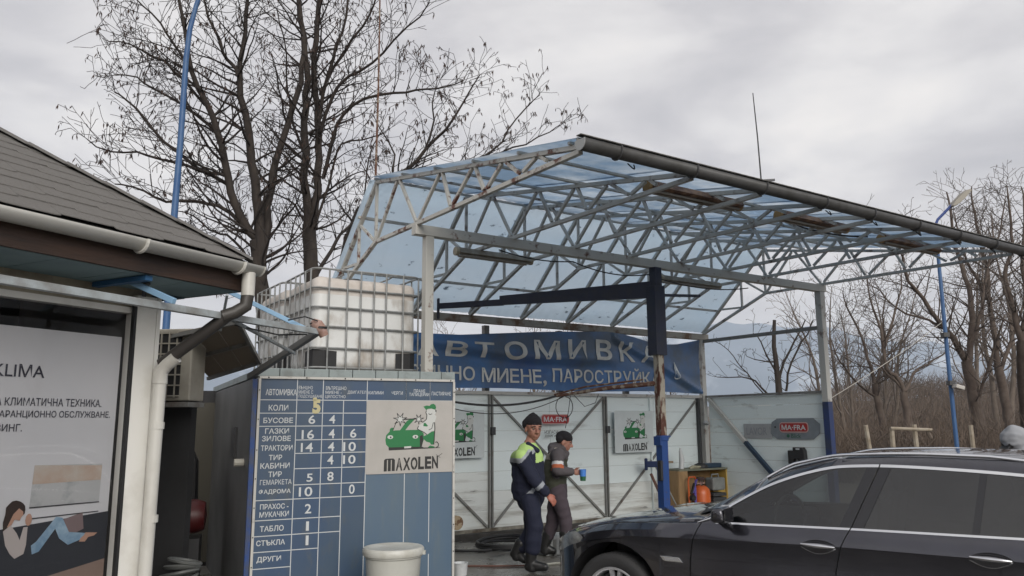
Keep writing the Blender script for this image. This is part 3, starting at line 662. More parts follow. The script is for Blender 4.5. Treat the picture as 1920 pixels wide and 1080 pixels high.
def bb(t, v): s = MB(); s.box(v+Vector((-.02, 0, 0)), (.26, .1, .1)); s.box(v+Vector((-.14, 0, 0)), (.05, .07, .2)); s.build('brush_head', mat('navy_bristle', (.012, .025, .08), .8), t, bevel=.015)
pole(SP(4.1, .6, 0), SP(3.72, .3, .97), .014, m_steel, 'wash_brush', 'dark blue headed wash brush leaning beside the crane foot', 'brush', bb)
pole(SP(4.02, .35, 0), SP(3.82, .1, .8), .025, mat('stained_wood', (.16, .08, .06), .85, col2=(.09, .06, .05), scale=7), 'stained_plank', 'stained reddish narrow plank leaning against the back wall', 'plank')
# rear left bits
rl = thing('cable_drum', 'round pale drum end leaning low against the wall by the price board', 'drum', SP(-.15, .25, .28), AN)
b = MB(); b.lathe([(.0, -.04), (.1, -.04), (.1, .03), (0, .03)], n=20, axis='y'); b.build('disc', mat('log_end', (.38, .3, .2), .8, col2=(.16, .09, .05), scale=14, thr=(.5, .56)), rl)
# under the wall: added black strip painting the shade of the gap, hoses on ground
b = MB(); b.bar(SP(-2, .12, .045), SP(5.2, .12, .045), .1, .085); tag(b.build('gap_shade_strip', mat('gap_shade_black', (.02, .019, .017), .7, col2=(.045, .04, .035), scale=6)), 'added low black strip painting the dark gap under the white back wall', 'shade strip')
def coil(c, r, nt_, ry, z0=.03, seed=0):
    q = random.Random(seed); pts = []
    for k in range(int(nt_*22)):
        a = 2*pi*k/22; rr = r*(1+.1*sin(a*.37+seed)); pts.append(Vector(c)+Vector((rr*cos(a), ry*sin(a), z0+.05*k/(nt_*22)+.06*max(0, sin(a*.5+seed))**3)))
    return pts
s = MB(); s.tube(coil((-.1, 11.15, 0), .38, 3, .34, seed=1)+[Vector((.7, 11.6, .03)), Vector((1.5, 12.1, .03)), Vector((2.5, 12.0, .03))], .022, 6)
tag(s.build('hose', m_black, smooth=True), 'thick black hose coiled on the wet ground below the wall', 'hose')
s = MB(); s.tube([Vector((-1.5+.28*k, 10.7+.12*sin(k*1.3)+.05*k, .025)) for k in range(12)], .02, 6)
tag(s.build('hose', m_black, smooth=True), 'thin black hose lying straight along the foot of the back wall', 'hose')
s = MB(); s.tube([(-1.0, 9.75, .012), (-.2, 9.72, .012), (.3, 9.74, .012)], .011, 6); s.build
tag(s.build('hose', mat('brown_hose', (.12, .05, .035), .6)), 'thin brown hose lying on the yard from the price board to the walking man', 'hose')
s = MB(); s.tube([(.3, 9.742, .014), (.5, 9.85, .016), (.9, 9.86, .016), (1.3, 9.8, .016)], .016, 6)
tag(s.build('hose', mat('pale_hose', (.3, .3, .26), .6)), 'pale hose lying on wet ground in front of the car bumper', 'hose')
wt = thing('white_tub', 'small crumpled white container lying on the wet yard by the price board', 'container', (-.6, 9.2, 0), .3)
b = MB(); vs = []; 
b.lathe([(.0, 0), (.075, .005), (.085, .13), (.09, .14), (.075, .14), (.06, .03), (0, .03)], n=14); o = b.build('tub', mat('crumpled_white', (.6, .62, .63), .5, bump=.8, bscale=25), wt, smooth=True)
# added pale block in place of the white wall's reflection on wet ground
tg = thing('wall_reflection', 'added pale block standing in for the wall reflected in wet ground behind the two men', 'reflection', (.62, 10.75, 0), AN)
b = MB(); b.box((0, 0, .12), (.7, .3, .24)); b.build('reflection_block', mat('pale_reflection', (.4, .42, .42), .5, col2=(.2, .2, .19), scale=5), tg, bevel=.02)
for x in(-.22, .05): b = MB(); b.box((x, -.155, .1), (.04, .02, .2)); b.build('reflection_stripe', m_steel, tg)
# ================================================================== BOOTH WITH PRICE BOARD
BA = radians(26.2); BO = Vector((-2.282, 7.137, 0)); bd = Vector((cos(BA), sin(BA), 0)); bn = Vector((-sin(BA), cos(BA), 0))
booth = thing('booth', 'low grey metal booth carrying the price board and two water tanks', 'booth', BO, BA)
m_bside = mat('dull_booth_wall', (.12, .12, .115), .6, col2=(.07, .07, .068), scale=1.6, thr=(.35, .7))
m_ledge = mat('grey_green_ledge', (.25, .29, .29), .55, col2=(.17, .19, .185), scale=6, thr=(.5, .7))
b = MB(); b.box((-.03, 1.75, 1.04), (.05, 3.4, 2.08)); b.build('side_wall', m_bside, booth)
b = MB(); b.box((.91, .06, 1.04), (1.80, .04, 2.08)); b.box((1.83, 1.75, 1.04), (.04, 3.4, 2.08)); b.build('front_wall', m_bside, booth)
b = MB(); b.box((.9, 1.75, 2.06), (1.8, 3.3, .05)); b.build('roof_plate', m_steel, booth)
b = MB(); b.box((-.035, .03, 1.04), (.04, .05, 2.08)); b.build('corner_angle', mat('blue_edge', (.01, .05, .2), .5, col2=(.05, .06, .09), scale=8), booth)
x = -.05
while x < 1.88:
    w = min(.225, 1.9-x); b = MB(); b.box((x+w/2, .05+.002*rnd.random(), 2.142), (w-.006, .1, .075)); b.build('ledge_block', m_ledge, booth, bevel=.004); x += w
b = MB(); b.box((-.03, 1.75, 2.12), (.06, 3.3, .06)); b.build('side_ledge', m_ledge, booth)
for c, d_ in(((-.065, 1.05, 1.5), (.02, .3, .3)),): b = MB(); b.box(c, d_); b.build('vent_cover', m_dark, booth)
b = MB(); b.tube([(-.05, .35, 1.33), (-.14, .35, 1.33)], .035, 10); b.build('pipe_stub', mat('cream_stub', (.5, .48, .42), .5), booth)
board = thing('price_board', 'large blue price board with white grid lines and Cyrillic price list', 'price board', BO, BA)
m_board = mat('board_blue', (.036, .07, .135), .42, col2=(.055, .085, .12), scale=1.2, thr=(.4, .65), col3=(.075, .09, .1), scale3=7, thr3=(.55, .75), stretch=(1, 1, .35))
m_board2 = mat('board_blue_dull', (.08, .13, .195), .45, col2=(.095, .14, .185), scale=1.5, col3=(.13, .16, .175), scale3=6, thr3=(.56, .78), stretch=(1.6, 1, .3))
b = MB(); b.box((.5, .03, 1.05), (.995, .02, 2.1)); b.build('panel', m_board, board)
b = MB(); b.box((1.447, .03, 1.05), (.894, .02, 2.1)); b.build('panel', m_board2, board)
b = MB(); b.box((1.445, .019, 1.99), (.88, .003, .18)); b.build('header_panel', m_board, board)
m_frame = mat('board_frame', (.5, .49, .46), .5, col2=(.3, .28, .25), scale=10, thr=(.55, .7))
for p, q in(((0.0, .012, 2.095), (1.895, .012, 2.095)), ((.004, .012, 0), (.004, .012, 2.083)), ((1.888, .012, 0), (1.888, .012, 2.083))):
    b = MB(); b.bar(p, q, .022, .022, up=(0, -1, 0)); b.build('frame_strip', m_frame, board)
sc_ = MB()
for x in(.08, .42, .78, 1.13, 1.48, 1.85): sc_.lathe([(.007, -.003), (.007, .001)], (x, 0, 2.095), 8, 'y')
for z in(1.98, 1.72, 1.45, 1.2, .95, .7, .45, .2):
    sc_.lathe([(.006, -.003), (.006, .001)], (.004, 0, z), 8, 'y'); sc_.lathe([(.006, -.003), (.006, .001)], (1.888, 0, z), 8, 'y')
sc_.build('screws', m_black, board)['kind'] = 'stuff'
gl = MB(); yl = .0185
def gline(s0, s1, z0, z1): gl.box(((s0+s1)/2, yl, (z0+z1)/2), (abs(s1-s0) or .007, .002, abs(z1-z0) or .007))
gline(.015, 1.88, 1.893, 1.893)
for s, z0, z1 in((.341, 0, 2.085), (.58, 0, 2.085), (1.0, 0, 2.085), (1.385, .0, 1.2), (1.638, .55, 1.2), (1.638, .1, .44), (1.39, 1.9, 2.085), (1.638, 1.9, 2.085), (.775, 0, 1.89)): gline(s, s, z0, z1)
for s0, s1, z in((.015, 1, 1.774), (.015, 1, 1.657), (.341, 1, 1.532), (.341, 1, 1.412), (.341, 1, 1.276), (.341, 1, 1.133), (.015, 1, 1.01), (.015, .775, .838), (.015, .775, .704), (.015, .58, .57), (.015, .341, .43)): gline(s0, s1, z, z)
gl.build('grid_lines', m_letter, board)
TX = [('АВТОМИВКА', 0.061, 0.337, 1.934, 1.991), ('ВЪНШНО', 0.353, 0.481, 1.991, 2.023), ('МИЕНЕ С', 0.354, 0.486, 1.951, 1.982), ('ПОДСУШАВАНЕ', 0.356, 0.573, 1.91, 1.942), ('ВЪТРЕШНО', 0.604, 0.797, 1.989, 2.022), ('МИЕНЕ -', 0.601, 0.753, 1.952, 1.981), ('ЦЯЛОСТНО', 0.599, 0.792, 1.908, 1.941), ('ДВИГАТЕЛ', 0.81, 0.989, 1.95, 1.984), ('КИЛИМИ', 1.012, 1.16, 1.952, 1.982), ('ЧЕРГИ', 1.243, 1.355, 1.95, 1.983), ('ПРАНЕ', 1.468, 1.587, 1.972, 2.005), ('ТАПИЦЕРИИ', 1.42, 1.629, 1.933, 1.97), ('ПАСТИРАНЕ', 1.654, 1.86, 1.947, 1.984), ('КОЛИ', 0.093, 0.266, 1.796, 1.849), ('БУСОВЕ', 0.052, 0.313, 1.685, 1.734), ('6', 0.453, 0.515, 1.676, 1.755), ('4', 0.644, 0.701, 1.678, 1.756), ('ГАЗКИ', 0.071, 0.281, 1.59, 1.639), ('ЗИЛОВЕ', 0.047, 0.3, 1.524, 1.572), ('16', 0.396, 0.509, 1.539, 1.622), ('4', 0.643, 0.7, 1.543, 1.628), ('6', 0.845, 0.905, 1.545, 1.629), ('ТРАКТОРИ', 0.041, 0.319, 1.44, 1.489), ('14', 0.393, 0.502, 1.424, 1.505), ('4', 0.64, 0.7, 1.426, 1.507), ('10', 0.783, 0.903, 1.422, 1.506), ('ТИР', 0.114, 0.23, 1.357, 1.404), ('КАБИНИ', 0.044, 0.299, 1.284, 1.333), ('4', 0.638, 0.695, 1.305, 1.387), ('10', 0.785, 0.903, 1.305, 1.386), ('ТИР', 0.116, 0.233, 1.21, 1.258), ('ГЕМАРКЕТА', 0.047, 0.322, 1.143, 1.187), ('5', 0.455, 0.51, 1.157, 1.229), ('8', 0.643, 0.701, 1.157, 1.239), ('ФАДРОМА', 0.041, 0.317, 1.058, 1.105), ('10', 0.39, 0.511, 1.028, 1.112), ('0', 0.848, 0.902, 1.032, 1.118), ('ПРАХОС -', 0.057, 0.303, 0.932, 0.978), ('МУКАЧКИ', 0.055, 0.309, 0.864, 0.911), ('2', 0.449, 0.507, 0.878, 0.961), ('ТАБЛО', 0.064, 0.269, 0.742, 0.791), ('1', 0.465, 0.499, 0.727, 0.808), ('СТЪКЛА', 0.039, 0.285, 0.623, 0.67), ('1', 0.467, 0.5, 0.602, 0.686), ('ДРУГИ', 0.048, 0.256, 0.478, 0.531)]
words(TX, .0165, m_letter, board, .014, .012)
b = MB(); text_mb(b, '5', .485, .56, 1.769, 1.9, .0145, bold=.06); b.box((.505, .0155, 1.9), (.035, .002, .03)); b.build('paper_number', mat('cream_paper', (.52, .47, .27), .7), board)
logo(None, .893, .69, 'pale poster with a green cartoon car stuck on the blue price board', BO+bd*.998+bn*.016+Vector((0, 0, 1.203)), BA, m_paper)
# ------------------------------------------------------------------ water tanks
m_hdpe = mat('milky_tank', (.68, .69, .68), .45, col2=(.57, .57, .55), scale=1.6, thr=(.4, .7), col3=(.3, .25, .2), scale3=3.2, thr3=(.5, .75), stretch=(1, 1, .6))
m_cage = mat('galvanised_cage', (.3, .31, .31), .45, metal=.3, col2=(.2, .2, .19), scale=9)
m_pink = mat('faded_pink_top', (.6, .56, .52), .6, col2=(.5, .45, .4), scale=5)
def tank(loc, rz, label, seed=0):
    L, Dp, z0, H = 1.2, 1.0, .15, 1.03
    o = thing('water_tank', label, 'water tank', loc, rz, 'caged water tanks on the booth'); o.scale = (1.03, 1.03, 1.035)
    bm = bmesh.new(); bmesh.ops.create_cube(bm, size=1)
    for v in bm.verts: v.co = Vector((v.co.x*(L-.045)+L/2, v.co.y*(Dp-.045)+Dp/2, v.co.z*(H-.06)+z0+H/2-.03))
    bmesh.ops.bevel(bm, geom=[e_ for e_ in bm.edges], offset=.09, segments=5, affect='EDGES', profile=.5)
    bmesh.ops.subdivide_edges(bm, edges=[e_ for e_ in bm.edges if e_.calc_length() > .3], cuts=7, use_grid_fill=True)
    for v in bm.verts:
        k = .008*noise.noise(v.co*4+Vector((seed, 0, 0)))-.002*abs(sin(v.co.x*pi/.28))*(1 if z0+.1 < v.co.z < z0+H-.15 else 0)
        d_ = Vector((v.co.x-L/2, v.co.y-Dp/2, 0)).normalized(); v.co += d_*k
        if v.co.z > z0+H-.12: v.co.z += .015*noise.noise(v.co*3)
    me = bpy.data.meshes.new('bottle'); me.materials.append(m_hdpe); me.materials.append(m_pink); me.materials.append(m_black)
    for f in bm.faces:
        c = f.calc_center_median(); f.smooth = True
        if c.z > z0+H-.21: f.material_index = 1
    bm.to_mesh(me); bm.free(); ob = bpy.data.objects.new('bottle', me); COL.objects.link(ob); ob.parent = o
    # black corner guards at the foot
    for cx, cy in((.0, .0), (L, 0), (0, Dp)):
        b = MB(); sx = 1 if cx == 0 else -1; sy = 1 if cy == 0 else -1
        b.add([(cx+sx*.27, cy+sy*.012, z0), (cx+sx*.10, cy+sy*.010, z0), (cx+sx*.03, cy+sy*.05, z0), (cx+sx*.010, cy+sy*.1, z0), (cx+sx*.010, cy+sy*.24, z0),
               (cx+sx*.27, cy+sy*.012, z0+.19), (cx+sx*.10, cy+sy*.010, z0+.2), (cx+sx*.03, cy+sy*.05, z0+.21), (cx+sx*.010, cy+sy*.1, z0+.2), (cx+sx*.010, cy+sy*.24, z0+.19)], [(i, i+1, i+6, i+5) for i in range(4)])
        b.build('corner_guard', m_black, o)
    hz_ = [.02+z0, .22+z0, .44+z0, .64+z0, .84+z0, 1.04+z0]
    def outline(rr, z, wob=0):
        P_ = []
        for cx, cy, a0 in((L-rr, rr, -90), (L-rr, Dp-rr, 0), (rr, Dp-rr, 90), (rr, rr, 180)):
            for k in range(6): a = radians(a0+18*k); P_.append(Vector((cx+rr*cos(a), cy+rr*sin(a), z)))
        P_.append(P_[0].copy()); return P_
    for i, z in enumerate(hz_):
        b = MB(); b.tube(outline(.08, z), .0115, 6); b.build('cage_ring', m_cage, o, smooth=True)
    xs = [.16, .36, .51, .66, .80, 1.0]
    for i, x in enumerate(xs):
        b = MB(); b.tube([(x, -.014, z0-.02), (x, -.014, 1.04+z0)], .009, 6); 
        b.build('cage_bar', m_cage, o)
        b = MB(); b.tube([(x, Dp+.014, z0-.02), (x, Dp+.014, 1.04+z0)], .009, 6); b.build('cage_bar', m_cage, o)
    for y in(.06, .24, .42, .58, .76, .94):
        for X_ in(-.014, L+.014):
            b = MB(); b.tube([(X_, y, z0-.02), (X_, y, 1.04+z0)], .009, 6); b.build('cage_bar', m_cage, o)
    b = MB(); b.tube([(.3, -.01, 1.19), (.36, .12, 1.165), (.36, .9, 1.165)], .009, 6); b.tube([(.9, -.01, 1.19), (.88, .12, 1.165), (.88, .9, 1.165)], .009, 6); b.build('top_bar', m_cage, o)
    for x0 in(.0, .48, .98):
        b = MB(); b.box((x0+.11, .5, .045), (.2, 1.0, .09)); b.build('pallet_foot', m_cage, o, bevel=.01)
    b = MB(); b.box((.6, .5, .115), (1.2, 1.0, .045)); b.build('pallet_deck', mat('pallet_grey', (.3, .3, .28), .6, col2=(.18, .18, .17), scale=7), o, bevel=.008)
    b = MB(); b.lathe([(.11, 0), (.11, .04), (.05, .05), (0, .05)], (.6, .5, z0+H-.03), 18); b.build('lid', m_dark, o)
    return o
tb = Vector((-2.10, 8.22, 2.087)); TA = radians(32.5); tn = Vector((-sin(TA), cos(TA), 0))
tank(tb, TA, 'milky caged water tank at the front of the booth roof, beside the white post')
tank(tb+tn*1.04-Vector((cos(TA), sin(TA), 0))*.03, TA+.02, 'milky caged water tank behind the other tank on the booth roof', 3)
# ------------------------------------------------------------------ barrel
bar = thing('plastic_barrel', 'white plastic barrel with lid standing before the price board', 'barrel', (-1.03, 7.02, 0), 0)
m_bar = mat('white_barrel', (.5, .5, .46), .4, col2=(.42, .42, .38), scale=3)
b = MB(); b.lathe([(.19, 0), (.2, .02), (.235, .55), (.245, .56), (.245, .58), (.235, .59)], n=40); b.build('drum', m_bar, bar, smooth=True)
b = MB(); b.lathe([(.258, .575), (.262, .59), (.262, .62), (.25, .635), (.22, .638), (.2, .63), (0, .635)], n=40); b.build('lid', mat('barrel_lid', (.54, .54, .5), .4, col2=(.42, .41, .36), scale=6), bar, smooth=True)
b = MB(); b.box((.262, -.02, .59), (.03, .05, .03)); b.build('lid_catch', m_bar, bar)
# ================================================================== OFFICE BUILDING
OA = radians(63.0); OO = Vector((-3.1266, 4.1344, 0))
def OP(x, y, z): return OO+Vector((cos(OA), sin(OA), 0))*x+Vector((-sin(OA), cos(OA), 0))*y+Vector((0, 0, z))
off = thing('office_building', 'low office building with shingled hip roof, white gutter and poster window', 'building', OO, OA)
m_cream = mat('cream_render', (.4, .36, .28), .8, col2=(.2, .175, .135), scale=3)
m_frame2 = mat('white_window_frame', (.76, .75, .71), .45, col2=(.6, .58, .53), scale=3, thr=(.5, .75))
m_shing = mat('grey_shingle', (.15, .143, .135), .95, col2=(.125, .118, .11), scale=60, thr=(.35, .65), col3=(.165, .157, .148), scale3=1.5, thr3=(.5, .75), bump=.6, bscale=160)
m_under = mat('roof_felt', (.03, .028, .026), .9)
m_fasc = mat('brown_fascia', (.05, .026, .016), .6, col2=(.022, .013, .01), scale=3.5, thr=(.4, .65), stretch=(.4, 1, 3), bump=.3)
m_soff = mat('pale_blue_soffit', (.2, .3, .33), .6, col2=(.15, .23, .26), scale=2)
m_pvc = mat('white_pvc', (.56, .55, .51), .35, col2=(.38, .36, .32), scale=3, thr=(.5, .8), stretch=(1, 1, .6))
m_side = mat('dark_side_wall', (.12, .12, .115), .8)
def OB(name, c, d_, m, parent=off, bevel=0): b = MB(); b.box(c, d_); return b.build(name, m, parent, bevel=bevel)
# walls
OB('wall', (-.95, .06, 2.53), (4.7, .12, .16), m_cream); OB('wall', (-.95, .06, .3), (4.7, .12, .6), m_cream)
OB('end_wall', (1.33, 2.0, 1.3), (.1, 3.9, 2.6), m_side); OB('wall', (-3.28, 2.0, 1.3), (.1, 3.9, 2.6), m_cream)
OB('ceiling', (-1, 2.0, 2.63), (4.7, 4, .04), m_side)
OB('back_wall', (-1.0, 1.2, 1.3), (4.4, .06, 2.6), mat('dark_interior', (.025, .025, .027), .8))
# window with frame and glass
win = OB('corner_post', (1.325, .0, 1.3), (.155, .11, 2.47), m_frame2, bevel=.006)
OB('post_strip', (1.42, -.01, 1.3), (.03, .09, 2.47), m_frame2, win)
b = MB(); b.box((1.235, -.045, 1.53), (.02, .03, 1.9)); b.build('gasket', m_black, win)
wf = OB('window_frame', (-.3, .02, 2.43), (3.1, .07, .04), m_frame2)
OB('sill', (-.3, -.0, .66), (3.1, .12, .05), m_frame2, wf); OB('mullion', (-.35, .0, 1.54), (.07, .08, 1.75), m_frame2, wf)
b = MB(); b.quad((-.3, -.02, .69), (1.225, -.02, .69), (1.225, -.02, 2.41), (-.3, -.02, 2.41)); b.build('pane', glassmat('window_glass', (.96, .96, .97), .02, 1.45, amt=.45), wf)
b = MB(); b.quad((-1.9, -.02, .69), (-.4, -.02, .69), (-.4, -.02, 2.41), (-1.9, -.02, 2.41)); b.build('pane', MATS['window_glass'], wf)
# window poster: a thing of its own
po = thing('window_poster', 'large printed poster behind the office window, with a woman resting on a dark sofa', 'poster', OP(0, .03, 0), OA)
m_pp = mat('poster_grey', (.6, .6, .61), .7, col2=(.53, .54, .56), scale=.8, thr=(.35, .7))
def pl(name, pts, m, y): 
    b = MB(); b.add([(x, y, z) for x, z in pts], [tuple(range(len(pts)))]); return b.build(name, m, po)
pl('sheet', [(-.2, .7), (1.205, .7), (1.212, 2.25), (-.2, 2.25)], m_pp, 0)
pl('print_window_view', [(.69, 1.2), (1.137, 1.2), (1.14, 1.43), (.7, 1.44)], mat('print_view', (.42, .43, .43), .7, col2=(.3, .32, .32), scale=9, thr=(.5, .7)), -.002)
pl('print_window_view', [(.695, 1.33), (1.138, 1.33), (1.14, 1.42), (.7, 1.44)], mat('print_sand', (.44, .34, .27), .7, col2=(.47, .43, .38), scale=5), -.003)
pl('print_line', [(.69, 1.193), (1.137, 1.19), (1.137, 1.197), (.69, 1.2)], m_dark, -.004); pl('print_line', [(.69, 1.13), (1.137, 1.133), (1.137, 1.139), (.69, 1.137)], m_dark, -.004)
m_sofa = mat('print_sofa', (.025, .028, .035), .7)
pl('print_sofa', [(-.2, 1.09), (.5, 1.09), (.86, 1.11), (1.21, 1.13), (1.205, .8), (-.2, .74)], m_sofa, -.003)
pl('print_floor', [(.75, .78), (1.205, .84), (1.205, .7), (.5, .7)], mat('print_floor', (.22, .16, .13), .7), -.0045)
pl('print_cushion', [(.87, 1.1), (1.03, 1.14), (1.045, 1.04), (.97, 1.01)], mat('print_cushion', (.19, .14, .14), .7), -.004)
def blob(cx, cz, rx, rz_, n_=16, a0=0, w=0): return [(cx+rx*cos(2*pi*k/n_)*(1+w*sin(3*k)), cz+rz_*sin(2*pi*k/n_)*(1+w*cos(5*k))) for k in range(n_)]
m_jean = mat('print_jeans', (.16, .27, .38), .7, col2=(.3, .42, .52), scale=12)
pl('print_jeans', [(.72, .98), (.75, 1.0), (.86, 1.13), (.9, 1.12), (.95, 1.03), (1.07, 1.01), (1.06, .985), (.95, .955), (.89, 1.0), (.86, 1.06), (.77, .94), (.73, .93)], m_jean, -.005)
pl('print_hair', blob(.61, 1.19, .058, .055, w=.05), mat('print_hair', (.03, .018, .014), .7), -.005)
pl('print_hair', [(.56, 1.2), (.6, 1.15), (.585, 1.06), (.55, 1.07), (.545, 1.13)], MATS['print_hair'], -.0052)
m_ps = mat('print_skin', (.42, .25, .18), .7)
pl('print_face', [(.63, 1.2), (.655, 1.18), (.658, 1.16), (.648, 1.15), (.64, 1.13), (.61, 1.14), (.59, 1.1), (.57, 1.1), (.6, 1.17)], m_ps, -.0056)
pl('print_hands', blob(.692, 1.13, .02, .035, 10), m_ps, -.0056)
pl('print_feet', [(1.05, 1.0), (1.06, 1.015), (1.14, 1.005), (1.12, .99), (1.08, .985), (1.06, .96), (1.02, .965), (1.03, .985)], m_ps, -.0056)
pl('print_top', [(.55, 1.08), (.59, 1.11), (.63, 1.06), (.65, 1.02), (.665, 1.09), (.69, 1.09), (.69, .99), (.68, .94), (.63, .92), (.6, .95), (.57, 1.0)], mat('print_top', (.42, .38, .36), .7), -.0058)
lt = MB()
text_mb(lt, 'KLIМA', .405, .707, 1.955, 2.03, -.004, bold=.008); lt.build('headline', mat('poster_navy_ink', (.03, .03, .045), .6), po)
lt = MB(); text_mb(lt, 'МОНТАЖ НА КЛИМАТИЧНА ТЕХНИКА.', .16, 1.099, 1.787, 1.835, -.004, bold=.01)
text_mb(lt, 'ИЗВЪНГАРАНЦИОННО ОБСЛУЖВАНЕ.', .27, 1.167, 1.712, 1.76, -.004, bold=.01); text_mb(lt, 'ЛИЗИНГ.', .37, .603, 1.638, 1.682, -.004, bold=.01)
lt.build('print_lines', MATS['poster_navy_ink'], po)
# roof: slope rising inward from the eave; hip at the right end
PT = .68; EX = 1.72; ez = 2.79
def RP(x, k, up=0): return Vector((x, -.6+k, ez+PT*k+up))
b = MB(); b.quad(RP(-3.6, 0, -.02), RP(EX, 0, -.02), RP(EX-2.3, 2.3, -.02), RP(-3.6+0, 2.3, -.02)); b.quad(RP(EX, 0, -.02), Vector((EX, 4.6, ez-.02)), RP(EX-2.3, 2.3, -.02)); b.quad(RP(-3.6, 2.3, -.02), RP(EX-2.3, 2.3, -.02), Vector((EX, 4.6, ez-.02)), Vector((-3.6, 4.6, ez-.02))); roof = b.build('roof', m_under, off)
row = 0; k = 0; ex = .118
while k < 2.28:
    k2 = k+ex*1.0; xr = EX-k
    x = -1.9-(row % 2)*.17-rnd.random()*.1
    while x < xr:
        w = .33; xa, xb = x, min(x+w-.001, xr+.01)
        if xb > xa+.02:
            t = .004+.001*rnd.random(); lo = k-(.022 if (row+int((x+5)/.33)) % 2 else .0)
            c = .05                     # clipped tab corners
            b = MB()
            pts = [(xa, k2+.05), (xa, lo+.008), (xa+.03, lo), (max(xa+.035, xb-.03), lo), (xb, lo+.008), (xb, k2+.05)]
            if xb > EX-k2-.05: pts[-1] = (min(xb, EX-k2-.05), k2+.05)
            up = .012
            top = [RP(px_, ky, up+t-(.009*(ky-lo)/.15)) for px_, ky in pts]; bot = [q-Vector((0, 0, t+.002)) for q in top]
            n_ = len(pts); b.add(top+bot, [tuple(range(n_))]+[(i, (i+1) % n_, n_+(i+1) % n_, n_+i) for i in range(n_)]); b.build('shingle', m_shing, roof)
        x += w
    k += ex; row += 1
b = MB()
for i in range(14):
    k0 = i*.165; p, q = RP(EX-k0, k0, .028), RP(EX-k0-.19, k0+.19, .036); d_ = Vector((1, 1, 0)).normalized()*.07
    b.quad(p-d_-Vector((0, 0, .03)), p+Vector((0, 0, .004)), q+Vector((0, 0, .004)), q-d_-Vector((0, 0, .03))); b.quad(p+Vector((0, 0, .004)), p+d_-Vector((0, 0, .03)), q+d_-Vector((0, 0, .03)), q+Vector((0, 0, .004)))
b.build('hip_cap', m_shing, roof)
# fascia, soffit
OB('fascia', (-.95, -.545, 2.645), (5.3, .03, .13), m_fasc); OB('fascia', (1.69, 1.2, 2.645), (.03, 3.5, .13), m_fasc)
b = MB(); 
for i in range(12):
    x0 = -3.5+i*.4325; x1 = x0+.426
    s = MB(); s.box(((x0+x1)/2, -.26, 2.585), (x1-x0, .53, .014)); s.build('soffit_board', m_soff, off)
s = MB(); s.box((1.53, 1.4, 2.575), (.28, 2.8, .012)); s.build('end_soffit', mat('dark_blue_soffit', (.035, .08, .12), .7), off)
for y in(.4, 1.2, 2.0): OB('soffit_batten', (1.53, y, 2.555), (.28, .05, .03), mat('blue_batten', (.02, .09, .2), .6))
OB('blue_strut', (.95, -.28, 2.558), (.05, .5, .03), MATS['blue_batten'])
# gutter and downpipe
gp = [(.064*cos(pi+pi*k/10), .064*sin(pi+pi*k/10)) for k in range(11)]
b = MB(); vs = []
for x in(-3.4, 1.75): vs += [(x, -.63+q[0], 2.752+q[1]) for q in gp]
b.add(vs, [(i, i+1, 11+i+1, 11+i) for i in range(10)]); gu = b.build('gutter', m_pvc, off, smooth=True); md = gu.modifiers.new('s', 'SOLIDIFY'); md.thickness = .005
b = MB(); b.add([(1.752, -.63+q[0]*1.05, 2.752+q[1]*1.05) for q in gp], [tuple(range(11))]); cpb = b.build('gutter_end', m_pvc, gu); md = cpb.modifiers.new('s', 'SOLIDIFY'); md.thickness = .01
for x in(.80, 1.56): b = MB(); b.tube([(x, -.63+q[0]*1.1, 2.752+q[1]*1.1) for q in gp], .012, 6); b.build('gutter_joint', m_pvc, gu)
b = MB(); b.tube([(1.66, -.63, 2.70), (1.66, -.63, 2.54)], .046, 12); b.build('outlet', m_pvc, gu, smooth=True)
dpth = MB(); A_ = Vector((1.66, -.63, 2.56)); 
RO = Matrix.Rotation(-OA, 3, 'Z')
V = lambda w: RO @ (Vector(w)-OO)
elb = V((-2.375, 5.33, 2.045)); low = V((-2.385, 5.31, 0))
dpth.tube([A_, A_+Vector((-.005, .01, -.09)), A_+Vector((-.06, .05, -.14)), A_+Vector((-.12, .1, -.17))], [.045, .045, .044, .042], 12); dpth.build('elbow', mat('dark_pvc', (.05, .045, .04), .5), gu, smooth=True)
dd = MB(); st = A_+Vector((-.08, .07, -.15)); dd.tube([st, elb+Vector((0.0, 0, .03))], .042, 12); dd.build('slanted_pipe', mat('dark_pipe', (.045, .04, .037), .5), gu, smooth=True)  # slanted run is darker than the white pipe below
dn = (st-elb).normalized()
dd = MB(); dd.tube([elb+dn*.13, elb+dn*.05, elb+Vector((0, 0, -.02)), elb+Vector((0, 0, -.1))], .048, 12); dd.build('elbow', m_pvc, gu, smooth=True)
dd = MB(); dd.tube([elb+Vector((0, 0, -.08)), low], .042, 14); dd.build('downpipe', m_pvc, gu, smooth=True)
for hz0 in(.4, 1.0): dd = MB(); dd.lathe([(.047, 0), (.047, .045)], elb+Vector((0, 0, -hz0)), 14); dd.build('pipe_collar', m_pvc, gu)
# ------------------------------------------------------------------ awning frame with translucent sheet
aw = thing('awning_frame', 'light grey tubular awning frame reaching past the office corner', 'awning frame', (0, 0, 0))
m_alu = mat('grey_blue_tube', (.36, .4, .42), .45, col2=(.22, .22, .21), scale=6); m_alu2 = mat('light_blue_tube', (.25, .42, .6), .5)
C0 = Vector((-1.545, 6.23, 2.395))
def ab(p, q, w, h, m=m_alu): b = MB(); b.bar(p, q, w, h); b.build('tube', m, aw, bevel=.003)
ab((-2.86, 3.3, 2.40), C0, .045, .045)
ab(C0, (-2.35, 7.05, 2.09), .04, .05, mat('dark_tube', (.12, .12, .115), .5)); 
ab((-2.22, 6.05, 2.70), C0+Vector((-.07, -.1, .01)), .03, .035, m_alu2)
ab((-2.56, 4.97, 2.63), (-2.05, 4.72, 2.41), .03, .035, m_alu2)
ab((-1.93, 5.4, 2.38), (-1.80, 6.5, 2.25), .022, .022)
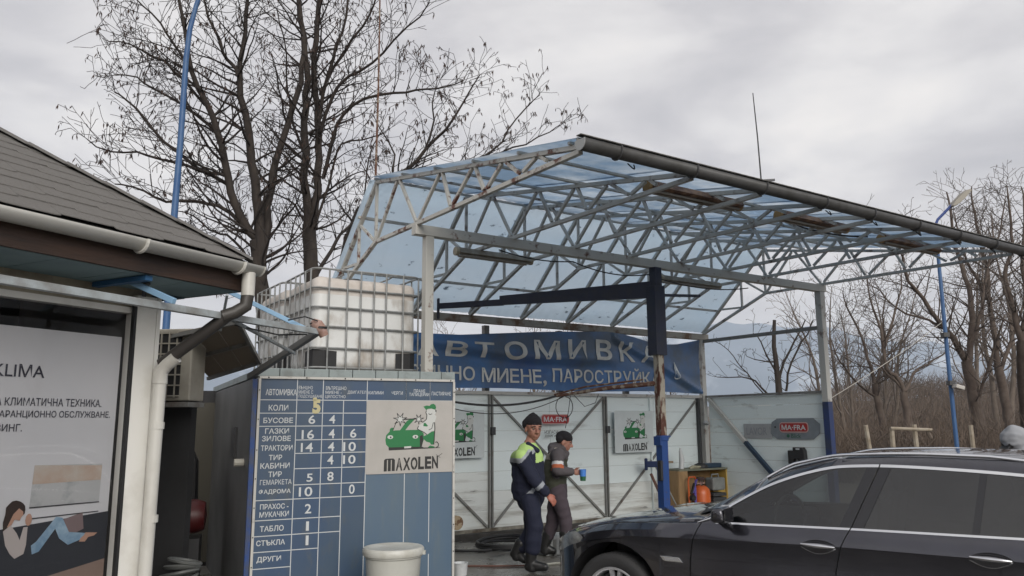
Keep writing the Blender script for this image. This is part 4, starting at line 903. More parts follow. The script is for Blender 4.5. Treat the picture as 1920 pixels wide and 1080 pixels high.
ab((-2.2, 6.0, 2.66), (-2.35, 6.3, 2.42), .02, .02)
b = MB(); b.tube([(-2.38, 5.0, 2.61), (-2.36, 5.0, 2.56)], .03, 8); b.box((-2.37, 5.0, 2.53), (.02, .02, .09)); b.build('hanging_clip', m_dark, aw)
cable([Vector((-1.95, 5.5, 2.36)), Vector((-1.75, 5.85, 2.33)), Vector((-1.6, 6.1, 2.36))], .006, 'thin black wire drooping beneath the awning tube')
cable([Vector((-1.72, 6.0, 2.46)), Vector((-1.62, 6.1, 2.5)), Vector((-1.53, 6.15, 2.47))], .006, 'thin black wire arching into the bundle at the awning tip')
wr = thing('wrapped_lamp_holder', 'small pinkish brown wrapped bundle tied to the tip of the awning tube', 'bundle', C0)
b = MB(); b.tube([(-.035, -.05, .075), (0, -.02, .05), (.03, 0, .01), (.05, .01, -.035)], [.03, .05, .045, .035], 9); b.build('wrap', mat('pink_brown_cloth', (.3, .18, .14), .8, col2=(.4, .27, .24), scale=25, bump=.5), wr, smooth=True)
b = MB(); b.lathe([(.052, -.008), (.052, .008)], (.02, -.01, .03), 12); b.lathe([(.05, -.006), (.05, .006)], (-.015, -.02, .06), 12); b.build('tie', m_black, wr)
ws = thing('side_canopy', 'small sloping translucent lean-to roof in the gap between office and booth', 'canopy', (0, 0, 0))
q1, q2, q3, q4 = Vector((-2.19, 6.25, 2.5)), Vector((-2.23, 6.95, 2.23)), Vector((-2.85, 7.4, 2.12)), Vector((-2.9, 6.6, 2.42))
m_sheet = mat('brownish_sheet', (.14, .125, .105), .6, trans=(.3, (.45, .4, .34), False))
for i in range(3):
    b = MB(); a = i/3+.004; c = (i+1)/3-.004; b.quad(q1.lerp(q4, a), q2.lerp(q3, a), q2.lerp(q3, c), q1.lerp(q4, c)); o = b.build('sheet', m_sheet, ws); md = o.modifiers.new('s', 'SOLIDIFY'); md.thickness = .006
for p, q in((q1, q2), (q2, q3), (q1, q4), (q1.lerp(q2, .5), q4.lerp(q3, .5))): b = MB(); b.bar(p-Vector((0, 0, .02)), q-Vector((0, 0, .02)), .03, .03); b.build('rafter', m_steel, ws)
# ------------------------------------------------------------------ passage behind; its shade is put into dark wall and door colours
m_dim = mat('shade_toned_back_wall', (.028, .028, .03), .8, col2=(.018, .018, .018), scale=2)
ann = thing('annex', 'dim back annex closing the passage between office and booth', 'building', (-4.6, 9.9, 0), radians(10))
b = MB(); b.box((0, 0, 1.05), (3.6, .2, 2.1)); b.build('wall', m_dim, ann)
dr = MB(); dr.box((.6, -.12, 1.0), (.7, .04, 1.9)); d1 = dr.build('door', mat('shade_toned_cream_door', (.05, .045, .032), .6), ann)
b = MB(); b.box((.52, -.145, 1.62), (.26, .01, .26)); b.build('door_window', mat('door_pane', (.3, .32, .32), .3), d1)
b = MB(); b.box((0, 0, 0), (.001, .001, .001))
acw = thing('annex_wall', 'narrow dark wall stub carrying the air conditioner behind the office corner', 'wall', (-3.15, 7.0, 0), 0)
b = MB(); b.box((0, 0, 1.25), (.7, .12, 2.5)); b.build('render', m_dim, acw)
ac = thing('air_conditioner', 'cream air conditioner outdoor unit with black grille beside the office corner', 'air conditioner', (-3.36, 6.62, 1.87), radians(-4))
m_acc = mat('cream_casing', (.36, .34, .29), .5, col2=(.27, .25, .21), scale=4)
b = MB(); b.box((.33, .12, .3), (.72, .26, .6)); b.build('casing', m_acc, ac, bevel=.012)
b = MB(); b.box((.30, -.015, .3), (.6, .01, .54)); gr = b.build('grille_back', m_black, ac)
for i in range(9): b = MB(); b.box((.02+i*.068, -.026, .3), (.010, .012, .55)); b.build('grille_bar', m_acc, ac)
for i in range(7): b = MB(); b.box((.3, -.028, .04+i*.087), (.62, .01, .011)); b.build('grille_bar', m_acc, ac)
b = MB(); b.box((.3, .1, -.03), (.8, .3, .04)); b.build('wall_bracket', m_steel, ac)
cw = thing('compressor', 'dark red wheeled compressor standing in the dim passage', 'compressor', (-3.55, 8.3, 0), .3)
b = MB(); b.lathe([(0, -.4), (.14, -.38), (.17, -.3), (.17, .3), (.14, .38), (0, .4)], (0, 0, .75), 20, 'x'); b.build('tank', mat('dark_red', (.09, .01, .01), .4), cw, smooth=True)
b = MB(); b.box((0, 0, 1.0), (.4, .22, .2)); b.build('motor', m_dark, cw, bevel=.02)
b = MB(); b.box((0, .0, .3), (.7, .4, .5)); b.build('crate', m_dark, cw)
for x in(-.25, .25): b = MB(); b.lathe([(.1, -.02), (.1, .02)], (x, -.18, .1), 14, 'y'); b.build('wheel', m_black, cw)
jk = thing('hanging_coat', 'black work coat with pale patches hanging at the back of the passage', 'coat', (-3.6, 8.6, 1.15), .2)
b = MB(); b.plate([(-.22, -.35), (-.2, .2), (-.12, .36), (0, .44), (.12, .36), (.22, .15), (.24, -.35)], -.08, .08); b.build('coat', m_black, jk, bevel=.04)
b = MB(); b.box((-.12, -.085, .28), (.07, .01, .1)); b.box((.14, -.085, .2), (.09, .01, .05)); b.build('patch', m_letter, jk)
hc = thing('hose_coil', 'coil of pale hose lying on a box at the passage entrance', 'hose', (-2.78, 6.75, .36), 0)
for k in range(5):
    b = MB(); pts = [Vector(((.17-.012*k)*cos(2*pi*q/20)+.02*k, (.14)*sin(2*pi*q/20), .03+.045*k+.03*sin(2*pi*q/20+k))) for q in range(21)]
    b.tube(pts, .014, 6); b.build('loop', mat('pale_grey_hose', (.12, .125, .12), .5), hc, smooth=True)
cbx = thing('storage_box', 'pale low box under the hose coil in the passage', 'box', (-2.76, 6.8, 0), .2)
b = MB(); b.box((0, 0, .175), (.5, .4, .35)); b.build('body', mat('pale_box', (.09, .09, .085), .6), cbx, bevel=.01); b = MB(); b.box((0, 0, .345), (.52, .42, .03)); b.build('lid', m_steel, cbx, bevel=.005)
# ================================================================== CAR
car = thing('estate_car', 'shiny black estate car with chrome window trim parked before the wash bay', 'car', (.832, 6.276, 0), -.608)
def interp(tab, x):
    if x <= tab[0][0]: return tab[0][1]
    for i in range(len(tab)-1):
        (a, b), (c, d) = tab[i], tab[i+1]
        if x <= c:
            u = (x-a)/(c-a)
            m0 = (d-b)/(c-a) if i == 0 else (d-tab[i-1][1])/(c-tab[i-1][0])
            m1 = (d-b)/(c-a) if i == len(tab)-2 else (tab[i+2][1]-b)/(tab[i+2][0]-a)
            h = c-a; u2 = u*u; u3 = u2*u
            return (2*u3-3*u2+1)*b+(u3-2*u2+u)*h*m0+(-2*u3+3*u2)*d+(u3-u2)*h*m1
    return tab[-1][1]
BELT = [(-.9, .50), (-.86, .56), (-.84, .61), (-.8, .66), (-.72, .715), (-.6, .762), (-.43, .812), (-.28, .855), (-.09, .888), (.185, .910), (.49, .932), (.65, .943), (.9, .947), (1.66, .96), (2.6, .966), (3.2, .97), (3.8, .96), (4.07, .93)]
DLO = [(.62, .946), (.70, .985), (.80, 1.051), (.917, 1.121), (1.077, 1.206), (1.232, 1.267), (1.38, 1.312), (1.526, 1.345), (1.665, 1.358), (1.9, 1.363), (2.3, 1.348), (2.64, 1.325), (3.2, 1.27), (3.6, 1.17), (3.9, 1.02), (4.07, .95)]
RAIL = [(-.86, .62), (-.8, .70), (-.7, .765), (-.6, .80), (-.43, .846), (-.2, .892), (0, .915), (.2, .94), (.45, .963), (.6, .985), (.7, 1.035), (.8, 1.10), (1.0, 1.225), (1.213, 1.33), (1.334, 1.362), (1.51, 1.402), (1.65, 1.414), (2.0, 1.424), (2.3, 1.418), (2.6, 1.405), (3.2, 1.35), (3.6, 1.26), (3.95, 1.08), (4.07, .97)]
CEN = [(-.86, .66), (-.84, .72), (-.8, .755), (-.67, .812), (-.456, .864), (-.143, .918), (.2, .968), (.44, .992), (.52, 1.02), (.6, 1.07), (.8, 1.18), (1.0, 1.282), (1.2, 1.352), (1.4, 1.405), (1.64, 1.44), (2.0, 1.462), (2.3, 1.468), (2.65, 1.46), (3.2, 1.42), (3.7, 1.33), (3.95, 1.15), (4.07, 1.0)]
PLAN = [(-.87, .93), (-.86, .74), (-.84, .56), (-.8, .40), (-.72, .255), (-.6, .145), (-.45, .068), (-.3, .028), (-.1, .004), (.1, 0), (2.6, 0), (3.3, .03), (3.8, .12), (4.0, .28), (4.07, .6)]
CREASE = [(-.9, .5), (-.8, .56), (-.6, .66), (-.4, .74), (-.1, .80), (.127, .816), (.534, .83), (1.33, .849), (1.67, .852), (2.6, .846), (4.1, .84)]
YS = [(.18, .06), (.24, .02), (.35, .004), (.5, .012), (.68, .022), (.80, .012), (.84, .003)]
ARC = [(-.1, .365, .392), (2.87, .365, .392)]
WARP = [(.0, 0), (.7, 0), (.78, .018), (.86, .05), (.93, .085), (1.0, .125), (1.35, .28), (1.5, .30)]
def warp(x, z):
    w = 0 if x < .1 else min(1, (x-.1)/.35) if x < 1.8 else max(.4, 1-(x-1.8)/.8)
    return x+w*max(0, interp(WARP, z))
def zlow(x):
    for cx, cz, r in ARC:
        if abs(x-cx) < r: return cz+sqrt(r*r-(x-cx)**2)
    return .2
def section(xb):
    zl = zlow(xb)
    pts = []
    def put(kind):
        x = xb
        for _ in range(3):
            p = interp(PLAN, x); be = interp(BELT, x); crz = min(interp(CREASE, x), be-.02); isg = x > .64
            tp = max(interp(DLO, x), be+.012) if x > .62 else be+.012
            soft = 1 if x > .3 else max(0, (x+.1)/.4)
            if kind < 5:
                f = (0, .22, .48, .76, 1)[kind]; z = zl+(crz-.012-zl)*f; y = interp(YS, z)+(0.0)
                if kind == 4: y = .004
            elif kind == 5: z = crz; y = -.002*soft+.004*(1-soft)
            elif kind == 6: z = (crz+be)/2+.004; y = .011 if x > .5 else .018
            elif kind == 7: z = be; y = .036+.05*(1-min(1, max(0, (x-.1)/.5)))
            elif kind == 8: z = be+.013; y = .045+.07*(1-min(1, max(0, (x-.1)/.5)))
            elif kind == 9: z = tp-.004; y = .045+max(0, tp-be-.012)*.40+.10*(1-min(1, max(0, (x-.1)/.5)))
            elif kind == 10: z = tp+.014; y = .05+max(0, tp-be-.012)*.42+.12*(1-min(1, max(0, (x-.1)/.5)))
            elif kind == 11: z = max(interp(RAIL, x), tp+.02); y = .27
            elif kind == 12: z = interp(RAIL, x)*.35+interp(CEN, x)*.65-.004; y = .38
            elif kind == 13: z = interp(CEN, x)-.008; y = .62
            else: z = interp(CEN, x); y = .93
            if kind in (9, 10) and x < .62:
                z = be+(interp(RAIL, x)-be)*(.4 if kind == 9 else .7)
            if kind == 8 and x < .62: z = be+(interp(RAIL, x)-be)*.15
            x = warp(xb, z)
        y = p+(.93-p)*y/.93
        return (x, y, z)
    for k in range(15): pts.append(put(k))
    return pts
SEAM = [(.535, 'f'), (1.545, 'd'), (2.62, 'r')]
xs = []
x = -.865
while x < 4.07: xs.append(x); x += .03 if x < -.4 else .045
xs.append(4.07)
spec = [.535-.004, .535+.004, 1.545-.004, 1.545+.004, 2.62-.004, 2.62+.004, 1.47, 1.62, 2.30, 2.34, .64, .66]
for cx, cz, r in ARC: spec += [cx-r-.0005, cx-r+.0005, cx+r-.0005, cx+r+.0005]+[cx+r*cos(pi*k/16) for k in range(1, 16)]
xs = [x for x in xs if all(abs(x-s_) > .012 for s_ in spec)]+spec; xs.sort()
SEC = [section(x) for x in xs]
# recess the seams
parts_ = {}
def addf(key, a, b, c, d): parts_.setdefault(key, []).append((a, b, c, d))
for i in range(len(xs)-1):
    xm = (xs[i]+xs[i+1])/2
    seam = any(abs(xm-s_) < .0041 for s_, _ in SEAM)
    for j in range(14):
        if seam and (j < 7 or (j in(7, 8, 9) and abs(xm-1.545) < .01)):
            key = 'seam'
        elif j < 7: key = 'fender' if xm < .535 else 'door_front' if xm < 1.545 else 'door_rear' if xm < 2.62 else 'rear_quarter'
        elif j == 7: key = 'chrome' if xm > .64 else 'fender'
        elif j == 8:
            if xm < .66: key = 'hood' if xm < .45 else 'body'
            elif xm < 1.47: key = 'win_front'
            elif xm < 1.62: key = 'pillar'
            elif xm < 2.30: key = 'win_rear'
            elif xm < 2.34: key = 'pillar_c'
            elif xm < 3.55: key = 'win_quarter'
            else: key = 'body'
        elif j == 9: key = 'chrome_top' if .66 < xm < 3.6 else ('hood' if xm < .45 else 'body')
        elif j >= 12 and .47 < xm < 1.2: key = 'windscreen'
        elif xm < .47: key = 'hood'
        else: key = 'body'
        addf(key, (i, j), (i+1, j), (i+1, j+1), (i, j+1))
m_car = mat('black_car_paint', (.055, .055, .069), .22, metal=.85, coat=1, spec=.6, col2=(.045, .045, .055), scale=2)
m_carp = mat('gloss_black_trim', (.012, .012, .015), .12, spec=.6)
m_chrome = mat('chrome', (.72, .73, .75), .13, metal=1)
m_chdark = mat('chrome_satin', (.6, .6, .62), .25, metal=1)
m_wglass = glassmat('car_window', (.42, .46, .46), .0, 1.5, amt=2.2); m_dglass = glassmat('dark_car_window', (.03, .03, .035), .0, 1.52, amt=2.4)
def carpart(key, name, m, parent=car, sides=(0, 1), off_=0, smooth=True):
    res = []
    for side in sides:
        b = MB(); idx = {}; vs = []; fs = []
        for f in parts_[key]:
            q = []
            for ij in f:
                if ij not in idx:
                    p = SEC[ij[0]][ij[1]]; y = p[1]+off_
                    idx[ij] = len(vs); vs.append((p[0], y if side == 0 else 1.86-y, p[2]))
                q.append(idx[ij])
            fs.append(q)
        b.add(vs, fs); o = b.build(name, m, parent); o.data.polygons.foreach_set('use_smooth', [True]*len(o.data.polygons)); o.data.set_sharp_from_angle(angle=radians(24)); res.append(o)
    return res
# halves that meet at the centre line are joined to one part
def joined(key, name, m):
    b = MB(); idx = {}; vs = []; fs = []
    for side in(0, 1):
        for f in parts_[key]:
            q = []
            for ij in f:
                k = (ij, side if ij[1] < 14 else 0)
                if k not in idx:
                    p = SEC[ij[0]][ij[1]]; idx[k] = len(vs); vs.append((p[0], p[1] if side == 0 else 1.86-p[1], p[2]))
                q.append(idx[k])
            fs.append(q if side == 0 else q[::-1])
    b.add(vs, fs); o = b.build(name, m, car); o.data.polygons.foreach_set('use_smooth', [True]*len(o.data.polygons)); o.data.set_sharp_from_angle(angle=radians(30)); return o
joined('hood', 'bonnet', m_car); joined('body', 'roof', m_car); joined('windscreen', 'windscreen', m_wglass)
for k, n_ in(('fender', 'wing'), ('rear_quarter', 'rear_wing')): carpart(k, n_, m_car)
df = carpart('door_front', 'door', m_car); dr_ = carpart('door_rear', 'door', m_car)
carpart('seam', 'door_gap', m_black, off_=.010)
carpart('chrome', 'chrome_strip', m_chrome, off_=-.004); carpart('chrome_top', 'chrome_strip', m_chrome, off_=-.003)
carpart('pillar', 'door_pillar', m_carp, off_=.0); carpart('pillar_c', 'door_pillar', m_carp, off_=.0)
carpart('win_front', 'side_window', m_wglass, off_=.004); carpart('win_rear', 'side_window', m_dglass, off_=.004); carpart('win_quarter', 'side_window', m_dglass, off_=.004)
def ysurf(x, z):
    p = interp(PLAN, x); return p+(.93-p)*interp(YS, z)/.93 if z < .84 else p+(.93-p)*(.012 if z < .9 else .03)/.93
# bumper lip & wheel wells, floor
for cx, cz, r in ARC:
    for sy in(0, 1):
        b = MB(); vs = []; n_ = 20
        for k in range(n_+1):
            a = -pi*.12+pi*1.24*k/n_
            for y in(.018, .45):
                vs.append((cx+(r+.002)*cos(a), y if sy == 0 else 1.86-y, cz+(r+.002)*sin(a)))
        b.add(vs, [(2*k, 2*k+1, 2*k+3, 2*k+2) for k in range(n_)]); b.build('wheel_arch', m_black, car, smooth=True)
b = MB(); b.box((1.35, .93, .25), (3.9, 1.7, .08)); b.box((1.8, .93, .5), (2.6, 1.66, .4)); b.box((.2, .93, .55), (1.0, .9, .5)); b.build('floor', m_black, car)
b = MB()
for sy in(0, 1): b.box((-.62, .45 if sy == 0 else 1.41, .3), (.12, .4, .18))
b.build('bumper_insert', m_black, car)
# wheels
m_tyre = mat('tyre', (.022, .022, .023), .75, bump=.4, bscale=60); m_rim = mat('alloy', (.6, .6, .62), .3, metal=.7)
def wheel(cx, near=True):
    w = MB(); y0 = .02
    pr = [(.232, .0), (.24, -.004), (.262, -.012), (.3, -.012), (.325, .0), (.335, .018), (.335, .19), (.325, .21), (.24, .22)]
    w.lathe([(r, y) for r, y in pr], (0, 0, 0), 56, 'y', False); t = w.build('tyre', m_tyre, None, smooth=True)
    tr_ = MB()
    for k in range(72):
        a = 2*pi*k/72; M_ = Matrix.Rotation(-a, 3, 'Y'); tr_.box(M_ @ Vector((.331, .03, 0)), (.014, .03, .012), M_)
    tt = tr_.build('tread', m_tyre, t)
    wl = bpy.data.objects.new('wheel', None); COL.objects.link(wl); wl.parent = car; t.parent = wl
    r_ = MB(); r_.lathe([(.236, -.006), (.232, -.012), (.222, -.008), (.212, .01), (.205, .06), (.2, .18)], (0, 0, 0), 56, 'y', False)
    for k in range(5):
        for da in(-.13, .13):
            a = 2*pi*k/5+.25; p = Vector((.055*cos(a+da*1.2), .03, .055*sin(a+da*1.2))); q = Vector((.215*cos(a+da*1.35), .004, .215*sin(a+da*1.35)))
            d = (q-p).normalized(); sv = Vector((-d.z, 0, d.x)); vs = []
            for pt, ww in((p, .013), (q, .024)):
                for s_, dy in((-1, .02), (-.55, 0), (.55, 0), (1, .02)): vs.append(pt+sv*ww*s_+Vector((0, dy, 0)))
            r_.add(vs, [(0, 1, 5, 4), (1, 2, 6, 5), (2, 3, 7, 6), (0, 4, 7, 3)])
    r_.lathe([(0, .005), (.05, .008), (.065, .03), (.07, .05)], (0, 0, 0), 24, 'y', False)
    rim = r_.build('rim', m_rim, wl, smooth=True)
    bk = MB(); bk.lathe([(0, .07), (.19, .075)], (0, 0, 0), 30, 'y'); bk.build('brake_disc', m_dark, wl)
    wl.location = (cx, y0, .335) if near else (cx, 1.86-y0, .335)
    if not near: wl.rotation_euler = (0, 0, pi)
for cx in(-.1, 2.87): wheel(cx, True); wheel(cx, False)
# handles
for hx, hz, par in((1.45, .842, df[0]), (2.435, .842, dr_[0])):
    b = MB(); pts = []
    for k in range(28):
        a = 2*pi*k/28; pts.append((hx+.118*cos(a)*(1-.12*abs(sin(a))), hz+.046*sin(a)))
    b.add([(x, -.0045 if z > hz else -.003, z) for x, z in pts]+[(hx, .0, hz)], [(i, (i+1) % 28, 28) for i in range(28)])
    o = b.build('handle_recess', m_carp, par)
    b = MB(); pts = [(hx+(-.108+.216*k/10), -.022-.012*sin(pi*k/10), hz+.006+.010*(1-k/10)) for k in range(11)]
    b.tube(pts, [.006+.009*sin(pi*k/10) for k in range(11)], 8); b.build('handle', m_chdark, par, smooth=True)
    b = MB(); pts = [(hx+(-.11+.22*k/12), -.008, hz-.004-.038*sin(pi*k/12)) for k in range(13)]; b.tube(pts, .0022, 5); b.build('handle_trim', m_chrome, par)
# side marker
b = MB(); b.plate([(.303, .690), (.452, .688), (.484, .655), (.345, .655), (.325, .662)], .004, .014); b.build('side_marker', m_chrome, car, bevel=.002)
b = MB(); b.plate([(.335, .682), (.44, .681), (.458, .663), (.35, .663)], .001, .012); b.build('marker_lens', mat('marker_lens', (.25, .25, .26), .15), car)
# headlight
b = MB(); nx_ = 12; nz_ = 5; vs = []
LO = [(-.84, .58), (-.7, .62), (-.5, .688), (-.40, .735), (-.375, .765)]; HI = [(-.84, .62), (-.75, .69), (-.6, .762), (-.5, .800), (-.44, .806), (-.39, .785), (-.375, .767)]
for sy in(0, 1):
    b = MB(); vs = []
    for i in range(nx_+1):
        x = -.83+(.455)*i/nx_
        for j in range(nz_+1):
            z = interp(LO, x)+(interp(HI, x)-interp(LO, x))*j/nz_; y = ysurf(x, z)-.014-.006*sin(pi*j/nz_)
            vs.append((x, y if sy == 0 else 1.86-y, z))
    b.add(vs, [(i*(nz_+1)+j, (i+1)*(nz_+1)+j, (i+1)*(nz_+1)+j+1, i*(nz_+1)+j+1) for i in range(nx_) for j in range(nz_)])
    b.build('headlight', mat('headlight_lens', (.27, .28, .28), .12, col2=(.12, .125, .13), scale=11, thr=(.4, .65), coat=1), car, smooth=True)
# bonnet shut line, wing crease, cowl
def seamline(pts, r=.0025, nm='panel_gap'): s = MB(); s.tube(pts, r, 4); s.build(nm, m_black, car)
def sect_pt(x, j):
    s = section(x); return Vector(s[j])
seamline([sect_pt(-.38+.085*k, 8)+Vector((0, -.001, .001)) for k in range(11)])
b = MB(); b.add([sect_pt(.42, 11)+Vector((-.0, 0, .004)), sect_pt(.42, 12)+Vector((0, 0, .004)), Vector((.50, .6, 1.0)), Vector((.40, .6, .996)), sect_pt(.56, 11)+Vector((0, 0, .004))], [(0, 4, 1), (1, 2, 3)]); b.build('cowl', m_black, car)
# chrome fin at the front of the side glass and waist strip toward the wing
b = MB(); b.tube([(.60, .035, .945), (.69, .045, .975), (.80, .07, 1.045)], [.004, .007, .007], 6); b.build('chrome_strip', m_chrome, car)
b = MB(); b.bar((.80, .08, .96), (.83, .10, 1.07), .012, .012); b.build('quarterlight_post', m_carp, car)
# door mirror
mr = bpy.data.objects.new('door_mirror', None); COL.objects.link(mr); mr.parent = car; mr.location = (.84, -.125, 1.028)
bm = bmesh.new(); bmesh.ops.create_cube(bm, size=1)
for v in bm.verts: v.co = Vector((v.co.x*.11*(1-.25*(v.co.z > 0)), v.co.y*.2, v.co.z*.125*(1-.2*(v.co.y < 0))))
bmesh.ops.bevel(bm, geom=bm.edges[:], offset=.04, segments=5, affect='EDGES', profile=.6)
for f in bm.faces: f.smooth = True
me = bpy.data.meshes.new('shell'); bm.to_mesh(me); bm.free(); me.materials.append(m_car); o = bpy.data.objects.new('shell', me); COL.objects.link(o); o.parent = mr
b = MB(); b.box((.052, 0, 0), (.006, .165, .095)); b.build('mirror_glass', m_carp, mr, bevel=.01)
b = MB(); b.bar((-.02, .07, -.05), (-.03, .17, -.085), .07, .04); b.build('stalk', m_carp, mr, bevel=.01)
# roof rail
for sy in(0, 1):
    b = MB(); pts = []
    for k in range(25):
        x = 1.05+1.62*k/24; z = max(interp(RAIL, x), 0)+.010+.012*min(1, min(k, 24-k)/3); y = .285
        pts.append((x, y if sy == 0 else 1.86-y, z))
    b.tube(pts, .011, 8); b.build('roof_rail', m_chrome, car, smooth=True)
b = MB(); pts = []
for sy in(0, 1):
    b = MB(); pts = [(1.0+1.7*k/20, (.34 if sy == 0 else 1.52), interp(CEN, 1.0+1.7*k/20)*.6+interp(RAIL, 1.0+1.7*k/20)*.4+.003) for k in range(21)]
    pass
# interior
m_int = mat('dark_upholstery', (.03, .03, .032), .8); m_int2 = mat('grey_trim', (.1, .1, .1), .8)
for yy in(.55, 1.31):
    b = MB(); b.box((1.45, yy, .62), (.5, .48, .18)); b.box((1.68, yy, .88), (.14, .46, .52), Matrix.Rotation(.2, 3, 'Y')); b.box((1.77, yy, 1.2), (.09, .26, .16)); b.build('seat', m_int, car, bevel=.04)
b = MB(); b.box((2.55, .93, .85), (.15, 1.4, .5)); b.build('rear_seat', m_int, car, bevel=.04)
b = MB(); b.box((.85, .93, .86), (.4, 1.5, .16)); b.build('dashboard', m_int, car, bevel=.04)
b = MB(); pts = [(1.12+.06*cos(a*.4), .55+.18*cos(a*.3927), .95+.17*sin(a*.3927)) for a in range(17)]; b.tube(pts, .013, 6); b.build('steering_wheel', m_int2, car)
# ================================================================== PEOPLE
def at(px, py, Y):
    d = _F+_R*((px-960)/FPX)-_U*((py-540)/FPX); return EYE+d*(Y/d.y)
def prim_mesh(prims):
    bm = bmesh.new()
    def ball(c, r, M_=None):
        g_ = bmesh.ops.create_icosphere(bm, subdivisions=3, radius=1)
        for v in g_['verts']:
            q = Vector((v.co.x*r[0], v.co.y*r[1], v.co.z*r[2]))
            if M_ is not None: q = M_ @ q
            v.co = q+c
    for p in prims:
        if p[0] == 'e': ball(Vector(p[1]), p[2], p[3] if len(p) > 3 else None)
        else:
            _, a, b_, r1, r2 = p[:5]; a = Vector(a); b_ = Vector(b_); fl = p[5] if len(p) > 5 else 1   # fl: squash across the given axis
            d = b_-a; L = d.length; n_ = 14
            if L < 1e-5: continue
            d /= L; x = Vector((0, 1, 0)) if abs(d.y) < .9 else Vector((1, 0, 0)); s1 = d.cross(x).normalized(); s2 = d.cross(s1)
            vs = []; K = 6
            for k in range(K+1):
                r = r1+(r2-r1)*k/K; c = a+(b_-a)*k/K
                vs.append([bm.verts.new(c+s1*cos(2*pi*i/n_)*r+s2*sin(2*pi*i/n_)*r*fl) for i in range(n_)])
            for k in range(K):
                for i in range(n_): bm.faces.new((vs[k][i], vs[k][(i+1) % n_], vs[k+1][(i+1) % n_], vs[k+1][i]))
            bm.faces.new(vs[0][::-1]); bm.faces.new(vs[-1])
            M_ = Matrix((s1, s2*1, d)).transposed()
            ball(a, (r1*.995, r1*fl*.995, r1*.9), M_); ball(b_, (r2*.995, r2*fl*.995, r2*.9), M_)
    me = bpy.data.meshes.new('p'); bmesh.ops.recalc_face_normals(bm, faces=bm.faces); bm.to_mesh(me); bm.free(); return me
def blob_obj(name, prims, mats, parent, voxel=.01, smooth=3, wr=0, colf=None, ws=9, seed=0):
    me = prim_mesh(prims); o = bpy.data.objects.new('tmp', me); COL.objects.link(o)
    m1 = o.modifiers.new('r', 'REMESH'); m1.mode = 'VOXEL'; m1.voxel_size = voxel
    m2 = o.modifiers.new('s', 'SMOOTH'); m2.iterations = smooth; m2.factor = .5
    dg = bpy.context.evaluated_depsgraph_get(); me2 = bpy.data.meshes.new_from_object(o.evaluated_get(dg))
    COL.objects.unlink(o); bpy.data.objects.remove(o); bpy.data.meshes.remove(me)
    if wr:
        nn = [v.normal.copy() for v in me2.vertices]
        for v, n_ in zip(me2.vertices, nn):
            q = v.co; k = noise.noise(Vector((q.x*ws, q.y*ws, q.z*ws*1.9+seed)))+.5*noise.noise(Vector((q.x*ws*2.3+4, q.y*ws*2.3, q.z*ws*3+seed)))
            rg = 1-abs(noise.noise(Vector((q.x*ws*.8+9, q.y*ws*.8, q.z*ws*1.6+seed))))*2.2
            v.co = q+n_*(k*wr+max(0, rg)*wr*.7)
    me2.materials.clear()
    for m in (mats if isinstance(mats, list) else [mats]): me2.materials.append(m)
    for p in me2.polygons:
        p.use_smooth = True; p.material_index = colf(p.center, p.normal) if colf else 0
    me2.name = name; ob = bpy.data.objects.new(name, me2); COL.objects.link(ob); ob.parent = parent
    return ob
def frame(f, up=Vector((0, 0, 1))):
    f = f.normalized(); s = up.cross(f).normalized(); u = f.cross(s)       # columns: forward, left, up
    return Matrix((f, s, u)).transposed()
def head_prims(c, M_, s=1.0):
    L = lambda x, y, z: c+M_ @ Vector((x*s, y*s, z*s))
    P_ = [('e', L(-.012, 0, .03), (.1*s, .083*s, .098*s), M_), ('e', L(.018, 0, -.04), (.075*s, .066*s, .078*s), M_), ('e', L(.05, 0, -.092), (.03*s, .033*s, .024*s), M_),
          ('c', L(.088, 0, .012), L(.112, 0, -.028), .009*s, .0155*s), ('e', L(.1, .013, -.033), (.011*s,)*3), ('e', L(.1, -.013, -.033), (.011*s,)*3),
          ('c', L(.08, .045, .026), L(.09, .01, .022), .011*s, .011*s), ('c', L(.08, -.045, .026), L(.09, -.01, .022), .011*s, .011*s),
          ('c', L(.083, -.018, -.064), L(.083, .018, -.064), .0065*s, .0065*s), ('c', L(.08, -.018, -.074), L(.08, .018, -.074), .0085*s, .0085*s),
          ('e', L(.05, .048, -.012), (.022*s, .014*s, .02*s), M_), ('e', L(.05, -.048, -.012), (.022*s, .014*s, .02*s), M_),
          ('e', L(-.012, .08, -.012), (.02*s, .011*s, .034*s), M_), ('e', L(-.012, -.08, -.012), (.02*s, .011*s, .034*s), M_)]
    return P_
def eyes(c, M_, parent, s=1.0):
    for sy in(-1, 1):
        for r, x, m, nm in((.0095, .0785, mat('eye_white', (.3, .27, .25), .4), 'eye'), (.0062, .0835, m_black, 'pupil')):
            bm = bmesh.new(); bmesh.ops.create_icosphere(bm, subdivisions=2, radius=r*s); me = bpy.data.meshes.new(nm); bm.to_mesh(me); bm.free(); me.materials.append(m)
            o = bpy.data.objects.new(nm, me); COL.objects.link(o); o.parent = parent; o.location = c+M_ @ Vector((x*s, .033*sy*s, .004*s))
        b = MB(); b.tube([c+M_ @ Vector((.093*s, sy*.014*s, .026*s)), c+M_ @ Vector((.094*s, sy*.033*s, .031*s)), c+M_ @ Vector((.08*s, sy*.054*s, .024*s))], .0055*s, 5); b.build('eyebrow', mat('dark_hair', (.02, .015, .012), .9), parent)
